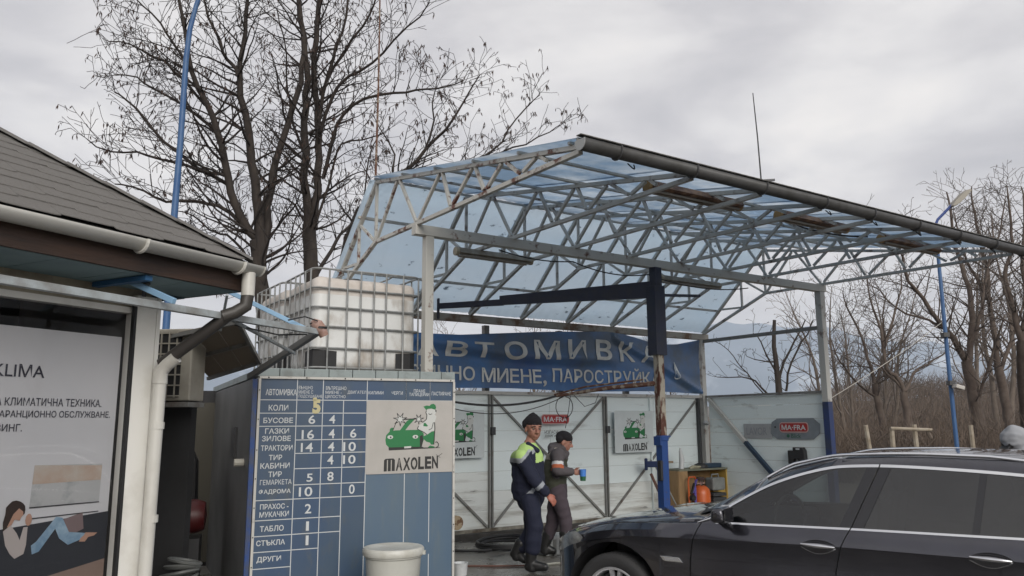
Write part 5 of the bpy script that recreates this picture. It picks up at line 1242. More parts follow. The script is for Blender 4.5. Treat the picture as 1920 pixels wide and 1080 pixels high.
def hand_prims(w, d, palmn, s=1.0, curl=.6, thumb=1):
    d = d.normalized(); n_ = palmn.normalized(); sd = d.cross(n_).normalized()
    pc = w+d*.05*s; M_ = Matrix((d, sd, n_)).transposed()
    P_ = [('e', pc, (.052*s, .042*s, .018*s), M_), ('c', w-d*.02, w+d*.03*s, .028*s, .026*s, .8)]
    for i, (off_, ln) in enumerate(((-.03, .066), (-.01, .078), (.01, .072), (.029, .056))):
        b0 = pc+d*.035*s+sd*off_*s; d1 = (d+n_*curl*.6).normalized(); b1 = b0+d1*ln*.5*s; d2 = (d+n_*curl*1.6).normalized(); b2 = b1+d2*ln*.3*s; d3 = (d*.4+n_*curl*2).normalized(); b3 = b2+d3*ln*.22*s
        P_ += [('c', b0, b1, .0095*s, .0088*s), ('c', b1, b2, .0088*s, .008*s), ('c', b2, b3, .008*s, .007*s)]
    t0 = pc-d*.02*s-sd*.03*s*thumb; t1 = t0+(d*.6-sd*.6*thumb+n_*.4).normalized()*.035*s; t2 = t1+(d*.9-sd*.15*thumb+n_*.5).normalized()*.03*s
    P_ += [('c', t0, t1, .014*s, .011*s), ('c', t1, t2, .011*s, .009*s)]
    return P_
m_skin = mat('weathered_skin', (.38, .19, .135), .55, col2=(.28, .125, .09), scale=30); m_skinr = mat('reddish_hands', (.36, .13, .09), .55)
m_knit = mat('black_knit', (.012, .01, .012), .95, bump=.6, bscale=150)
m_nvy = mat('navy_workwear', (.010, .013, .032), .85, bump=.3, bscale=70); m_lime = mat('lime_yoke', (.42, .6, .2), .8); m_gband = mat('grey_reflective', (.3, .32, .35), .5)
m_boot = mat('wet_black_boot', (.018, .018, .018), .4)
# ---- man 1: walking right, head turned to the camera
Y1 = 9.47; R1 = at(1000, 1073, Y1); R1.z = 0; root = thing('person', 'man in navy work suit with lime yellow shoulders and black knit cap, walking', 'person', R1)
def q1_(px, py, dy=0): p = at(px, py, Y1)-R1; k = 1+dy/Y1; w = EYE+(p+R1-EYE)*k-R1; return w      # same picture place, dy further away
hd = q1_(1000, 803, 0); Mh = frame(Vector((.42, -1, -.14)))
neck = q1_(993, 832); sh_n = q1_(978, 856, -.2); sh_f = q1_(1006, 853, .2); chest = q1_(988, 868); waist = q1_(990, 915); hip = q1_(993, 935)
el = q1_(1003, 902, -.27); wr_ = q1_(1027, 928, -.25)
elf = q1_(1003, 898, .22); wrf = q1_(1000, 925, .22)
hn = q1_(994, 938, -.1); hf = q1_(997, 938, .1); kn = q1_(1003, 985, -.12); an_ = q1_(998, 1040, -.12); kf = q1_(997, 995, .1); af = q1_(972, 1034, .1)
toe_n = q1_(1026, 1069, -.16); heel_n = q1_(992, 1069, -.12); toe_f = q1_(984, 1052, .08); heel_f = q1_(960, 1036, .1)
body = head_prims(hd, Mh, 1.16)+[('c', hd+Vector((-.005, .02, -.05)), neck, .055, .062), ('c', neck, chest, .07, .13), ('c', chest, hip, .13, .12), ('c', sh_n, el, .05, .042), ('c', el, wr_, .042, .03), ('c', sh_f, elf, .05, .042), ('c', elf, wrf, .042, .03), ('c', chest, sh_n, .08, .06), ('c', chest, sh_f, .08, .06),
        ('c', hn, kn, .08, .055), ('c', kn, an_, .055, .04), ('c', hf, kf, .08, .055), ('c', kf, af, .055, .04), ('c', hip, hn, .1, .08), ('c', hip, hf, .1, .08)]
body += hand_prims(wr_, Vector((.65, -.1, -.7)), Vector((-.3, .9, -.3)), .98, .7, -1)+hand_prims(wrf, Vector((-.2, 0, -1)), Vector((0, -1, 0)), .95, .7, 1)
blob_obj('body', body, [m_skin, m_skinr], root, .0065, 2, colf=lambda c, n_: 1 if c.z < 1.3 else 0)
eyes(hd, Mh, root, 1.16)
blob_obj('knit_cap', [('e', hd+Mh @ Vector((-.018, 0, .070)), (.122, .100, .092), Mh), ('e', hd+Mh @ Vector((-.02, 0, .125)), (.075, .065, .05), Mh), ('c', hd+Mh @ Vector((-.05, -.06, .045)), hd+Mh @ Vector((-.05, .06, .045)), .068, .068), ('e', hd+Mh @ Vector((-.02, .0, .172)), (.02, .02, .015), Mh)], m_knit, root, .007, 2, wr=.002, ws=30)
jk_ = [('c', q1_(990, 848), q1_(985, 875), .13, .165), ('c', q1_(985, 875), q1_(988, 910), .165, .17), ('c', q1_(988, 910), q1_(992, 928), .17, .165), ('c', q1_(1003, 858), q1_(1003, 905), .10, .12), ('c', q1_(975, 862), sh_n, .12, .085), ('c', q1_(1000, 858), sh_f, .11, .085),
       ('c', sh_n, el, .088, .07), ('c', el, q1_(1023, 923, -.25), .07, .055), ('c', sh_f, elf, .085, .07), ('c', elf, q1_(1002, 922, .22), .07, .055), ('c', q1_(992, 838), q1_(1004, 850), .085, .075), ('c', q1_(975, 925), q1_(1005, 933), .10, .11), ('c', q1_(966, 922), q1_(975, 880), .05, .08)]
def jcol(c, n_):
    # colours belong to the cut of the jacket: yoke over shoulders and upper back, strip down the front edge, band on the sleeve
    s = (c-el).dot((wr_-el).normalized())
    if (c-el).length < .28 and .055 < s < .10 and c.y < -.12: return 2
    edge = 1.24 if c.x < -.12 else 1.24+(c.x+.12)*.75
    if c.y < -.12: edge = max(edge, 1.24+(c.x+.13)*1.1 if c.x > -.13 else 1.24)
    if c.x > .04 and c.z > 1.21+(c.x-.04)*.3 and c.y < .1 and c.y > -.2: return 1
    if c.z > edge+.035: return 1
    if c.z > edge-.02: return 2
    return 0
blob_obj('jacket', jk_, [m_nvy, m_lime, m_gband], root, .010, 4, wr=.006, colf=jcol, ws=7)
blob_obj('collar', [('c', q1_(990, 833, -.05), q1_(1008, 845, -.08), .035, .03), ('c', q1_(988, 833, .06), q1_(1008, 845, .04), .035, .03)], m_nvy, root, .008, 2)
blob_obj('trousers', [('c', q1_(993, 925), q1_(994, 940), .15, .15), ('c', hn, kn, .115, .092), ('c', kn, q1_(999, 1030, -.12), .095, .088), ('c', hf, kf, .11, .085), ('c', kf, q1_(978, 1026, .1), .085, .075)], m_nvy, root, .010, 3, wr=.006, ws=5, seed=5)
def boot(parent, shaft_top, ankle, heel, toe, ground=True):
    o = blob_obj('boot', [('c', shaft_top, ankle, .078, .062), ('c', ankle, heel+(toe-heel)*.25, .06, .055), ('c', heel+Vector((.0, 0, .02)), toe+Vector((0, 0, .02)), .048, .046, .95), ('c', heel+(toe-heel)*.3+Vector((0, 0, .05)), toe-(toe-heel)*.15+Vector((0, 0, .03)), .05, .04)], m_boot, parent, .008, 2)
    if ground:
        for v in o.data.vertices:
            if v.co.z < .008: v.co.z = .008
        o.data.update()
    return o
boot(root, q1_(998, 1022, -.12), q1_(995, 1052, -.12), q1_(990, 1066, -.12), q1_(1022, 1067, -.17))
boot(root, q1_(977, 1020, .1), q1_(967, 1036, .1), q1_(963, 1041, .1), q1_(984, 1053, .08), False)
# ---- man 2: bent forward, facing right, holding out a beaker
Y2 = 10.35; R2_ = at(1058, 1045, Y2); R2_.z = 0; root2 = thing('person', 'man in grey and olive hooded jacket and black cap, holding out a blue beaker', 'person', R2_)
def q2_(px, py, dy=0): p = at(px, py, Y2); return EYE+(p-EYE)*(1+dy/Y2)-R2_
hd2 = q2_(1058, 829, 0); Mh2 = frame(Vector((1, -.10, -.28)))
nk2 = q2_(1048, 848); s2n = q2_(1047, 853, -.19); s2f = q2_(1052, 853, .19); ch2 = q2_(1043, 870); hp2 = q2_(1044, 922)
e2 = q2_(1046, 883, -.25); w2 = q2_(1074, 885, -.24); e2f = q2_(1055, 890, .24); w2f = q2_(1054, 903, .22)
h2n = q2_(1046, 925, -.09); h2f = q2_(1044, 925, .1); k2n = q2_(1061, 975, -.1); a2n = q2_(1061, 1026, -.1); k2f = q2_(1036, 982, .1); a2f = q2_(1022, 1022, .12)
bd2 = head_prims(hd2, Mh2, 1.0)+[('c', hd2+Vector((-.03, 0, -.03)), nk2, .055, .06), ('c', nk2, ch2, .07, .12), ('c', ch2, hp2, .12, .12), ('c', s2n, e2, .05, .042), ('c', e2, w2, .04, .03), ('c', s2f, e2f, .05, .04), ('c', e2f, w2f, .04, .03), ('c', ch2, s2n, .08, .06), ('c', ch2, s2f, .08, .06), ('c', h2n, k2n, .08, .055), ('c', k2n, a2n, .055, .04), ('c', h2f, k2f, .08, .055), ('c', k2f, a2f, .055, .04), ('c', hp2, h2n, .1, .08), ('c', hp2, h2f, .1, .08)]
cupc = q2_(1093, 890, -.27)
bd2 += hand_prims(w2, Vector((1, 0, -.05)), Vector((.1, -1, 0)), .95, .55, 1)+hand_prims(w2f, Vector((-.2, 0, -.9)), Vector((0, -1, 0)), .95, .8, -1)
blob_obj('body', bd2, m_skin, root2, .0065, 2); eyes(hd2, Mh2, root2, 1.0)
blob_obj('knit_cap', [('e', hd2+Mh2 @ Vector((-.016, 0, .058)), (.112, .09, .085), Mh2), ('c', hd2+Mh2 @ Vector((-.06, -.05, .03)), hd2+Mh2 @ Vector((-.06, .05, .03)), .058, .058)], m_knit, root2, .007, 2, wr=.0015, ws=30)
m_olive = mat('olive_cloth', (.055, .058, .04), .9); m_gcl = mat('grey_cloth', (.085, .075, .08), .9); m_cream2 = mat('cream_cloth', (.38, .34, .29), .85); m_orr = mat('orange_band', (.45, .12, .05), .8); m_wb = mat('white_band', (.6, .6, .6), .7)
J2 = [('c', q2_(1043, 858), q2_(1040, 880), .13, .15), ('c', q2_(1040, 880), q2_(1043, 912), .15, .135), ('c', q2_(1040, 858), s2n, .11, .085), ('c', q2_(1045, 858), s2f, .11, .08), ('c', s2n, e2, .08, .075), ('c', e2, q2_(1071, 885, -.24), .07, .05), ('c', s2f, e2f, .08, .065), ('c', e2f, q2_(1054, 900, .22), .065, .05), ('c', q2_(1042, 846), q2_(1056, 860), .09, .07)]
def j2c(c, n_):
    s = (c-s2n).dot((e2-s2n).normalized()); arm = c.y < -.14
    if arm:
        if c.x < e2.x+.07+R2_.x*0 and .095 < s < .135: return 3
        if c.x < e2.x+.07 and .135 <= s < .18: return 4
        return 1
    if c.z > ch2.z+.06: return 2 if c.x < .0 else 1
    return 0
blob_obj('jacket', J2, [m_olive, m_gcl, m_cream2, m_wb, m_orr], root2, .010, 3, wr=.007, colf=j2c, ws=8, seed=2)
blob_obj('hood', [('c', q2_(1036, 841), q2_(1052, 838), .07, .075), ('c', q2_(1052, 838), q2_(1060, 852), .075, .05), ('c', q2_(1034, 848, -.06), q2_(1058, 856, -.09), .05, .045)], m_gcl, root2, .009, 3, wr=.008, ws=12)
m_tr2 = mat('purple_grey_trousers', (.065, .05, .06), .9)
blob_obj('trousers', [('c', q2_(1043, 912), q2_(1045, 928), .135, .13), ('c', h2n, k2n, .105, .082), ('c', k2n, q2_(1060, 1005, -.1), .085, .07), ('c', h2f, k2f, .105, .085), ('c', k2f, q2_(1028, 1005, .12), .085, .07)], m_tr2, root2, .010, 3, wr=.008, ws=6, seed=7)
blob_obj('knee_pad', [('e', q2_(1067, 977, -.1), (.04, .06, .035))], m_black, root2, .008, 1)
boot(root2, q2_(1060, 1000, -.1), q2_(1061, 1028, -.1), q2_(1058, 1041, -.1), q2_(1080, 1041, -.14))
boot(root2, q2_(1028, 1002, .12), q2_(1022, 1022, .12), q2_(1018, 1034, .12), q2_(1038, 1036, .1), False)
cup = thing('beaker', 'blue and green plastic beaker held out by the bent man', 'beaker', R2_+cupc)
b = MB(); b.lathe([(.038, -.02), (.042, .065), (.040, .065), (.034, -.0), (0, -.0)], n=20); b.build('upper_cup', mat('blue_plastic', (.07, .22, .62), .35), cup, smooth=True)
b = MB(); b.lathe([(0, -.075), (.034, -.075), (.0385, -.0195)], n=20); b.build('lower_cup', mat('green_plastic', (.03, .12, .06), .35), cup, smooth=True)
# ---- man 3: hooded, mostly outside the frame behind the car
Y3 = 8.0; R3 = at(1935, 795, Y3); R3.z = 0; root3 = thing('person', 'person in a grey hooded top and dark cap bending down behind the car', 'person', R3)
def q3_(px, py, dy=0): p = at(px, py, Y3); return EYE+(p-EYE)*(1+dy/Y3)-R3
hd3 = q3_(1903, 832); Mh3 = frame(Vector((-1, -.1, -.55)))
hp3 = Vector((.35, .1, .95)); ch3 = q3_(1930, 865)
bd3 = head_prims(hd3, Mh3, 1.0)+[('c', hd3, ch3, .06, .11), ('c', ch3, hp3, .13, .13), ('c', ch3, Vector((-.05, -.2, 1.0)), .07, .05), ('c', Vector((-.05, -.2, 1.0)), Vector((-.3, -.15, .85)), .045, .03), ('c', ch3, Vector((-.05, .25, 1.0)), .07, .05), ('c', Vector((-.05, .25, 1.0)), Vector((-.3, .2, .85)), .045, .03),
      ('c', hp3, Vector((.25, -.02, .5)), .1, .06), ('c', Vector((.25, -.02, .5)), Vector((.33, -.02, .08)), .06, .04), ('c', hp3, Vector((.25, .22, .5)), .1, .06), ('c', Vector((.25, .22, .5)), Vector((.33, .22, .08)), .06, .04)]
bd3 += hand_prims(Vector((-.3, -.15, .85)), Vector((-.8, 0, -.5)), Vector((0, 0, -1)), .95, .5, 1)+hand_prims(Vector((-.3, .2, .85)), Vector((-.8, 0, -.5)), Vector((0, 0, -1)), .95, .5, -1)
blob_obj('body', bd3, m_skin, root3, .009, 2); eyes(hd3, Mh3, root3, 1)
m_hood = mat('light_grey_fleece', (.3, .31, .33), .9, bump=.3)
blob_obj('hooded_top', [('e', hd3+Mh3 @ Vector((-.035, 0, .035)), (.13, .125, .13), Mh3), ('c', hd3+Mh3 @ Vector((-.06, 0, 0)), ch3+Vector((.02, 0, .02)), .12, .16), ('c', ch3, hp3+Vector((0, 0, .1)), .19, .18), ('c', ch3, Vector((-.05, -.2, 1.0)), .1, .075), ('c', Vector((-.05, -.2, 1.0)), Vector((-.26, -.15, .88)), .07, .05), ('c', ch3, Vector((-.05, .25, 1.0)), .1, .075), ('c', Vector((-.05, .25, 1.0)), Vector((-.26, .2, .88)), .07, .05)], m_hood, root3, .011, 3, wr=.012, ws=8)
blob_obj('cap_brim', [('c', hd3+Mh3 @ Vector((.07, -.045, .03)), hd3+Mh3 @ Vector((.07, .045, .03)), .035, .035), ('e', hd3+Mh3 @ Vector((.13, 0, .02)), (.07, .07, .012), Mh3)], m_black, root3, .008, 1)
blob_obj('trousers', [('c', hp3, Vector((.25, -.02, .5)), .12, .09), ('c', Vector((.25, -.02, .5)), Vector((.33, -.02, .08)), .09, .07), ('c', hp3, Vector((.25, .22, .5)), .12, .09), ('c', Vector((.25, .22, .5)), Vector((.33, .22, .08)), .09, .07)], m_nvy, root3, .012, 2, wr=.008)
for y_ in(-.02, .22): blob_obj('boot', [('c', (.33, y_, .1), (.33, y_, .05), .06, .06), ('c', (.36, y_, .045), (.16, y_, .04), .05, .045)], m_boot, root3, .01, 2)
# ================================================================== TREES
m_bark = mat('dark_bark', (.026, .02, .017), .9, col2=(.045, .035, .028), scale=9, bump=.6, stretch=(1, 1, .3))
m_twig = mat('twig_bark', (.026, .02, .017), .9)
m_pod = mat('seed_pod', (.045, .025, .018), .8)
def seg_mesh(name, chains, m, parent, nmin=3):
    """chains: lists of (point, radius)"""
    vs = []; fs = []
    for ch in chains:
        n_ = 7 if ch[0][1] > .05 else 5 if ch[0][1] > .02 else 3
        prev = None; base = len(vs); L = len(ch)
        for i, (p, r) in enumerate(ch):
            a = ch[max(0, i-1)][0]; b_ = ch[min(L-1, i+1)][0]; d = (b_-a)
            if d.length < 1e-6: d = Vector((0, 0, 1))
            d.normalize()
            if prev is None: x = Vector((0, 0, 1)) if abs(d.z) < .9 else Vector((1, 0, 0)); s = d.cross(x).normalized()
            else:
                s = prev-d*prev.dot(d)
                if s.length < 1e-4: s = d.orthogonal()
                s.normalize()
            prev = s; t = d.cross(s)
            for k in range(n_): vs.append(p+(s*cos(2*pi*k/n_)+t*sin(2*pi*k/n_))*r)
        for i in range(L-1):
            for k in range(n_): k2 = (k+1) % n_; fs.append((base+i*n_+k, base+i*n_+k2, base+(i+1)*n_+k2, base+(i+1)*n_+k))
    me = bpy.data.meshes.new(name); me.from_pydata([tuple(v) for v in vs], [], fs); me.materials.append(m)
    me.polygons.foreach_set('use_smooth', [True]*len(me.polygons)); me.update()
    o = bpy.data.objects.new(name, me); COL.objects.link(o); o.parent = parent; return o
def grow(rng, p, d, L, r, depth, out_, tips, rmin=.006, up=.25, spread=.75, dens=1.0, droop=0):
    """one twig with side twigs; random walk with upward tendency"""
    n_ = max(3, int(L/.16)); st = L/n_; ch = [(p.copy(), r)]; d = d.normalized()
    for i in range(n_):
        d = (d+Vector((rng.uniform(-1, 1), rng.uniform(-1, 1), rng.uniform(-1, 1)))*.17+Vector((0, 0, up*.12-droop*.1))).normalized()
        p = p+d*st; rr = max(rmin, r*(1-.72*(i+1)/n_)); ch.append((p.copy(), rr))
        if depth > 0 and rng.random() < dens*(.5 if depth > 1 else .42) and i > 0:
            s = d.cross(Vector((rng.uniform(-1, 1), rng.uniform(-1, 1), rng.uniform(-1, 1)))).normalized()
            nd = (d*(1-spread*.55)+s*spread).normalized()
            grow(rng, p, nd, L*rng.uniform(.32, .62)*(1-.35*i/n_), max(rmin, rr*.6), depth-1, out_, tips, rmin, up, spread, dens, droop)
    out_.append(ch); tips.append((p, d))
def smooth_chain(pts, rs, rng, step=.3, jit=.03):
    ch = []
    for i in range(len(pts)-1):
        p0 = pts[max(0, i-1)]; p1 = pts[i]; p2 = pts[i+1]; p3 = pts[min(len(pts)-1, i+2)]; n_ = max(2, int((p2-p1).length/step))
        for k in range(n_):
            t = k/n_; q = .5*((2*p1)+(-p0+p2)*t+(2*p0-5*p1+4*p2-p3)*t*t+(-p0+3*p1-3*p2+p3)*t**3)
            ch.append((q+Vector((rng.uniform(-1, 1), rng.uniform(-1, 1), rng.uniform(-1, 1)))*jit, rs[i]+(rs[i+1]-rs[i])*t))
    ch.append((pts[-1], rs[-1])); return ch
def pods(name, tips, rng, parent, prob=.35, s=1):
    vs = []; fs = []
    for p, d in tips:
        if rng.random() > prob: continue
        for q in range(rng.choice((1, 1, 2, 3))):
            c = p+Vector((rng.uniform(-.02, .02), rng.uniform(-.02, .02), 0)); L = rng.uniform(.08, .15)*s; w = .014*s
            ax = Vector((rng.uniform(-.4, .4), rng.uniform(-.4, .4), -1)).normalized(); sd = ax.cross(Vector((rng.uniform(-1, 1), rng.uniform(-1, 1), .1))).normalized()
            b0 = len(vs); vs += [c, c+ax*L*.35+sd*w, c+ax*L, c+ax*L*.5-sd*w]; fs.append((b0, b0+1, b0+2, b0+3))
    me = bpy.data.meshes.new(name); me.from_pydata([tuple(v) for v in vs], [], fs); me.materials.append(m_pod); o = bpy.data.objects.new(name, me); COL.objects.link(o); o.parent = parent; o['kind'] = 'stuff'; return o
def limb_tree(label, base_px, base_Y, limbs, seed, L0=1.5, pod=.3, dens=1.0, group=None, mt=None, mw=None, rmn=.006, wild=3):
    """limbs: list of (picture polyline, start radius, end radius, depth at end, twig length)"""
    rng = random.Random(seed); b0 = at(base_px[0], base_px[1], base_Y); root = thing('bare_tree', label, 'tree', Vector((b0.x, b0.y, -.1)), 0, group)
    O = root.location.copy(); tr = []; big = []; tw = []; tips = []
    for k, (pl_, r0, r1, Ya, Yb, tl) in enumerate(limbs):
        n_ = len(pl_); P_ = [at(a, c, Ya+(Yb-Ya)*i/(n_-1))-O for i, (a, c) in enumerate(pl_)]
        if k == 0: P_ = [Vector((0, 0, -.1))]+P_; rs = [r0*1.15]+[r0+(r1-r0)*i/(n_-1) for i in range(n_)]
        else: rs = [r0+(r1-r0)*i/(n_-1) for i in range(n_)]
        ch = smooth_chain(P_, rs, rng, jit=.02 if k == 0 else .03)
        (tr if r0 > .07 else big).append(ch)
        if tl > 0:
            for i, (p, r) in enumerate(ch):
                if i < 2 and k == 0: continue
                f = i/len(ch)
                for _q in range(2):
                  if rng.random() < dens*(.95 if r < .06 else .6):
                    d = (ch[min(i+1, len(ch)-1)][0]-ch[max(0, i-1)][0]).normalized()
                    s = d.cross(Vector((rng.uniform(-1, 1), rng.uniform(-1, 1), rng.uniform(-1, 1)))).normalized()
                    if s.z < -.3: s.z *= -.4
                    nd = (d*.45+s*.85).normalized()
                    grow(rng, p, nd, tl*rng.uniform(.55, 1.2)*(1-.35*f), max(.006, min(.03, r*.4)), wild, tw, tips, rmn)
    seg_mesh('trunk', tr, mt or m_bark, root)
    seg_mesh('branches', big or tr[:1], mt or m_bark, root); seg_mesh('crown', tw, mw or m_twig, root)
    if pod: pods('pods', tips, rng, root, pod)
    return root, len(tw)
T1 = [([(503, 790), (497, 600), (488, 520), (480, 450)], .19, .13, 16, 16, 0),
      ([(480, 450), (451, 413), (425, 330), (411, 249), (384, 195), (362, 133), (345, 60), (330, -30)], .10, .03, 16, 15, 2.0),
      ([(488, 520), (487, 440), (478, 340), (465, 250), (452, 180), (447, 142), (458, 60), (468, -40)], .12, .035, 16, 15.6, 1.9),
      ([(490, 500), (500, 420), (508, 350), (530, 262), (558, 178), (568, 100), (560, 10), (550, -60)], .10, .035, 16, 16.5, 1.9),
      ([(447, 142), (433, 118), (420, 98), (400, 55), (384, 10), (370, -40)], .045, .02, 15.6, 15.2, 1.4),
      ([(425, 330), (395, 322), (350, 312), (300, 298), (255, 285), (205, 282), (165, 262)], .045, .012, 16, 15, 1.3),
      ([(478, 440), (430, 398), (390, 382), (340, 378), (290, 372), (250, 350), (215, 345)], .05, .014, 16, 15.2, 1.25),
      ([(411, 249), (370, 215), (335, 190), (290, 165), (255, 145), (215, 140)], .04, .012, 15.8, 14.8, 1.3),
      ([(425, 345), (365, 312), (310, 265), (275, 225), (240, 190), (215, 172)], .045, .014, 16, 15.4, 1.3),
      ([(384, 195), (345, 150), (310, 118), (270, 96), (240, 82), (205, 78)], .035, .012, 15.6, 14.8, 1.2),
      ([(362, 133), (330, 85), (300, 45), (270, 10), (240, -10)], .03, .012, 15.4, 14.8, 1.2),
      ([(485, 560), (450, 500), (415, 470), (370, 445), (330, 435)], .05, .014, 16, 16.6, 1.0),
      ([(488, 530), (455, 470), (425, 442), (395, 430), (365, 405), (330, 395)], .035, .012, 16, 17, 1.0),
      ([(508, 350), (490, 330), (470, 300), (440, 270), (400, 262)], .03, .012, 16, 17, 1.0)]
T2 = [([(603, 790), (592, 600), (585, 500), (580, 420)], .18, .15, 16.6, 16.6, 0),
      ([(578, 430), (572, 330), (572, 230), (576, 130), (566, 40), (552, -60)], .10, .05, 16.6, 16.3, 1.8),
      ([(586, 430), (592, 380), (598, 300), (594, 200), (590, 100), (600, 10), (605, -60)], .10, .05, 16.6, 16.9, 1.8),
      ([(594, 260), (600, 231), (606, 175), (625, 110), (640, 60), (655, 0), (665, -50)], .055, .02, 16.8, 16.2, 1.5),
      ([(608, 333), (618, 280), (632, 232), (661, 198), (710, 178), (760, 172), (800, 168), (834, 160), (870, 150)], .05, .012, 16.6, 15.6, 1.3),
      ([(600, 250), (625, 180), (652, 143), (700, 118), (740, 75), (785, 30), (805, 5)], .045, .012, 16.6, 15.6, 1.4),
      ([(597, 180), (640, 100), (680, 50), (700, 10), (715, -40)], .04, .015, 16.8, 16, 1.3),
      ([(588, 430), (605, 380), (625, 310), (640, 270), (680, 262), (720, 250)], .035, .012, 16.6, 16, 1.1),
      ([(574, 300), (550, 230), (540, 170), (535, 100), (520, 20)], .035, .014, 16.6, 17.2, 1.2),
      ([(582, 440), (560, 400), (540, 375), (510, 362)], .035, .014, 16.6, 17.2, .9),
      ([(590, 520), (620, 470), (640, 440), (668, 410), (690, 380)], .05, .02, 16.6, 17.6, 1.0)]
T3 = [([(640, 790), (628, 620), (640, 520), (655, 440)], .14, .11, 18.3, 18.6, 0),
      ([(655, 440), (672, 395), (700, 360), (735, 335), (763, 318), (799, 277), (839, 240), (868, 192), (900, 140)], .09, .014, 18.6, 18.2, 1.5),
      ([(763, 330), (820, 325), (870, 312), (897, 298), (941, 265), (965, 225), (1012, 178)], .05, .012, 18.6, 18.6, 1.4),
      ([(897, 298), (940, 285), (985, 270), (1030, 248), (1050, 235)], .03, .010, 18.6, 18.6, 1.1),
      ([(799, 277), (815, 225), (810, 190), (820, 150)], .03, .010, 18.6, 18.4, 1.1),
      ([(735, 335), (740, 290), (720, 250), (700, 215)], .03, .010, 18.6, 19, 1.1),
      ([(640, 540), (660, 470), (675, 430), (690, 300), (720, 240)], .04, .012, 18.6, 19.2, 1.0)]
_, c1 = limb_tree('tall bare tree with black seed pods, the left one of the three behind the booth', (503, 790), 16, T1, 3, pod=.4)
_, c2 = limb_tree('tall bare tree with twin dark stems rising straight behind the water tanks', (603, 790), 16.6, T2, 5, pod=.4)
_, c3 = limb_tree('bare pod bearing tree leaning to the right over the canopy roof', (640, 790), 18.3, T3, 9, pod=.8)
print('twigs', c1, c2, c3)
# generic bare tree for the distance
def free_tree(seed, H, r0, nst=3, lean=0, rmin=.009, m1=None, m2=None, dens=.8, spread=.6, name='bare_tree'):
    rng = random.Random(seed); root = bpy.data.objects.new(name, None); COL.objects.link(root); tr = []; tw = []; tips = []
    for s in range(nst):
        a = 2*pi*s/nst+rng.random(); ln = Vector((cos(a)*.16*(nst > 1)+lean, sin(a)*.16*(nst > 1), 1)).normalized()
        p = Vector((cos(a)*.1*(nst > 1), sin(a)*.1*(nst > 1), -.2)); d = ln; n_ = 16; ch = [(p.copy(), r0)]; 
        for i in range(n_):
            d = (d+Vector((rng.uniform(-1, 1), rng.uniform(-1, 1), rng.uniform(-.3, .6)))*.10+Vector((lean*.02, 0, .03))).normalized(); p = p+d*H/n_; r = max(rmin, r0*(1-.88*(i+1)/n_)); ch.append((p.copy(), r))
            if i > 3:
                for q in range(2 if i > 5 else 1):
                    if rng.random() < .85:
                        sd_ = d.cross(Vector((rng.uniform(-1, 1), rng.uniform(-1, 1), rng.uniform(-1, 1)))).normalized(); sd_.z = abs(sd_.z)*.6
                        grow(rng, p, (d*.7+sd_*spread).normalized(), H*rng.uniform(.25, .42)*(1-.55*i/n_), max(rmin, r*.5), 3, tw, tips, rmin, .45, .65, dens*.7)
        tr.append(ch)
    seg_mesh('trunk', tr, m1 or m_bark2, root); seg_mesh('crown', tw, m2 or m_twig2, root)
    return root
m_bark2 = mat('brown_bark', (.11, .088, .072), .9, col2=(.16, .13, .105), scale=3, bump=.4); m_twig2 = mat('brown_twigs', (.15, .125, .108), .9)
m_bark3 = mat('warm_brown_bark', (.075, .055, .045), .9, col2=(.12, .095, .078), scale=3, bump=.4); m_twig3 = mat('warm_brown_twigs', (.085, .068, .058), .9)
protos = [free_tree(21, 9.5, .13, 2), free_tree(22, 11, .16, 1, spread=.75), free_tree(23, 8, .11, 2, spread=.8), free_tree(24, 11.5, .16, 2, lean=.12)]
LB = ['bare brown tree by the canopy right post, slender and far', 'bare brown tree forking low, just left of the blue lamp pole', 'bare brown tree behind the leaning fence poles', 'tall bare tree rising directly right of the blue lamp pole',
      'tall thick stemmed bare tree near the right edge of the view', 'bare tree at the far right edge with crooked limbs', 'small bare tree low on the bank behind the fence rail', 'bare tree farthest back between lamp pole and right edge', 'spindly bare tree behind the side wall sign', 'slanting bare tree whose crown touches the lamp head',
      'bare tree with many thin stems behind the hooded person', 'tall bare tree half hidden by the canopy gutter']
TP = [(1572, 38, 0, .95), (1690, 30, 2, .95), (1660, 34, 0, .9), (1812, 27, 1, .95), (1905, 26, 3, .92), (1960, 24, 1, .95), (1640, 46, 2, 1.0), (1850, 44, 1, 1.15), (1600, 52, 3, .9), (1760, 40, 3, .95), (1880, 36, 0, 1.25), (1775, 33, 2, 1.1)]
KEEP = (0, 2, 6, 7, 8, 10)
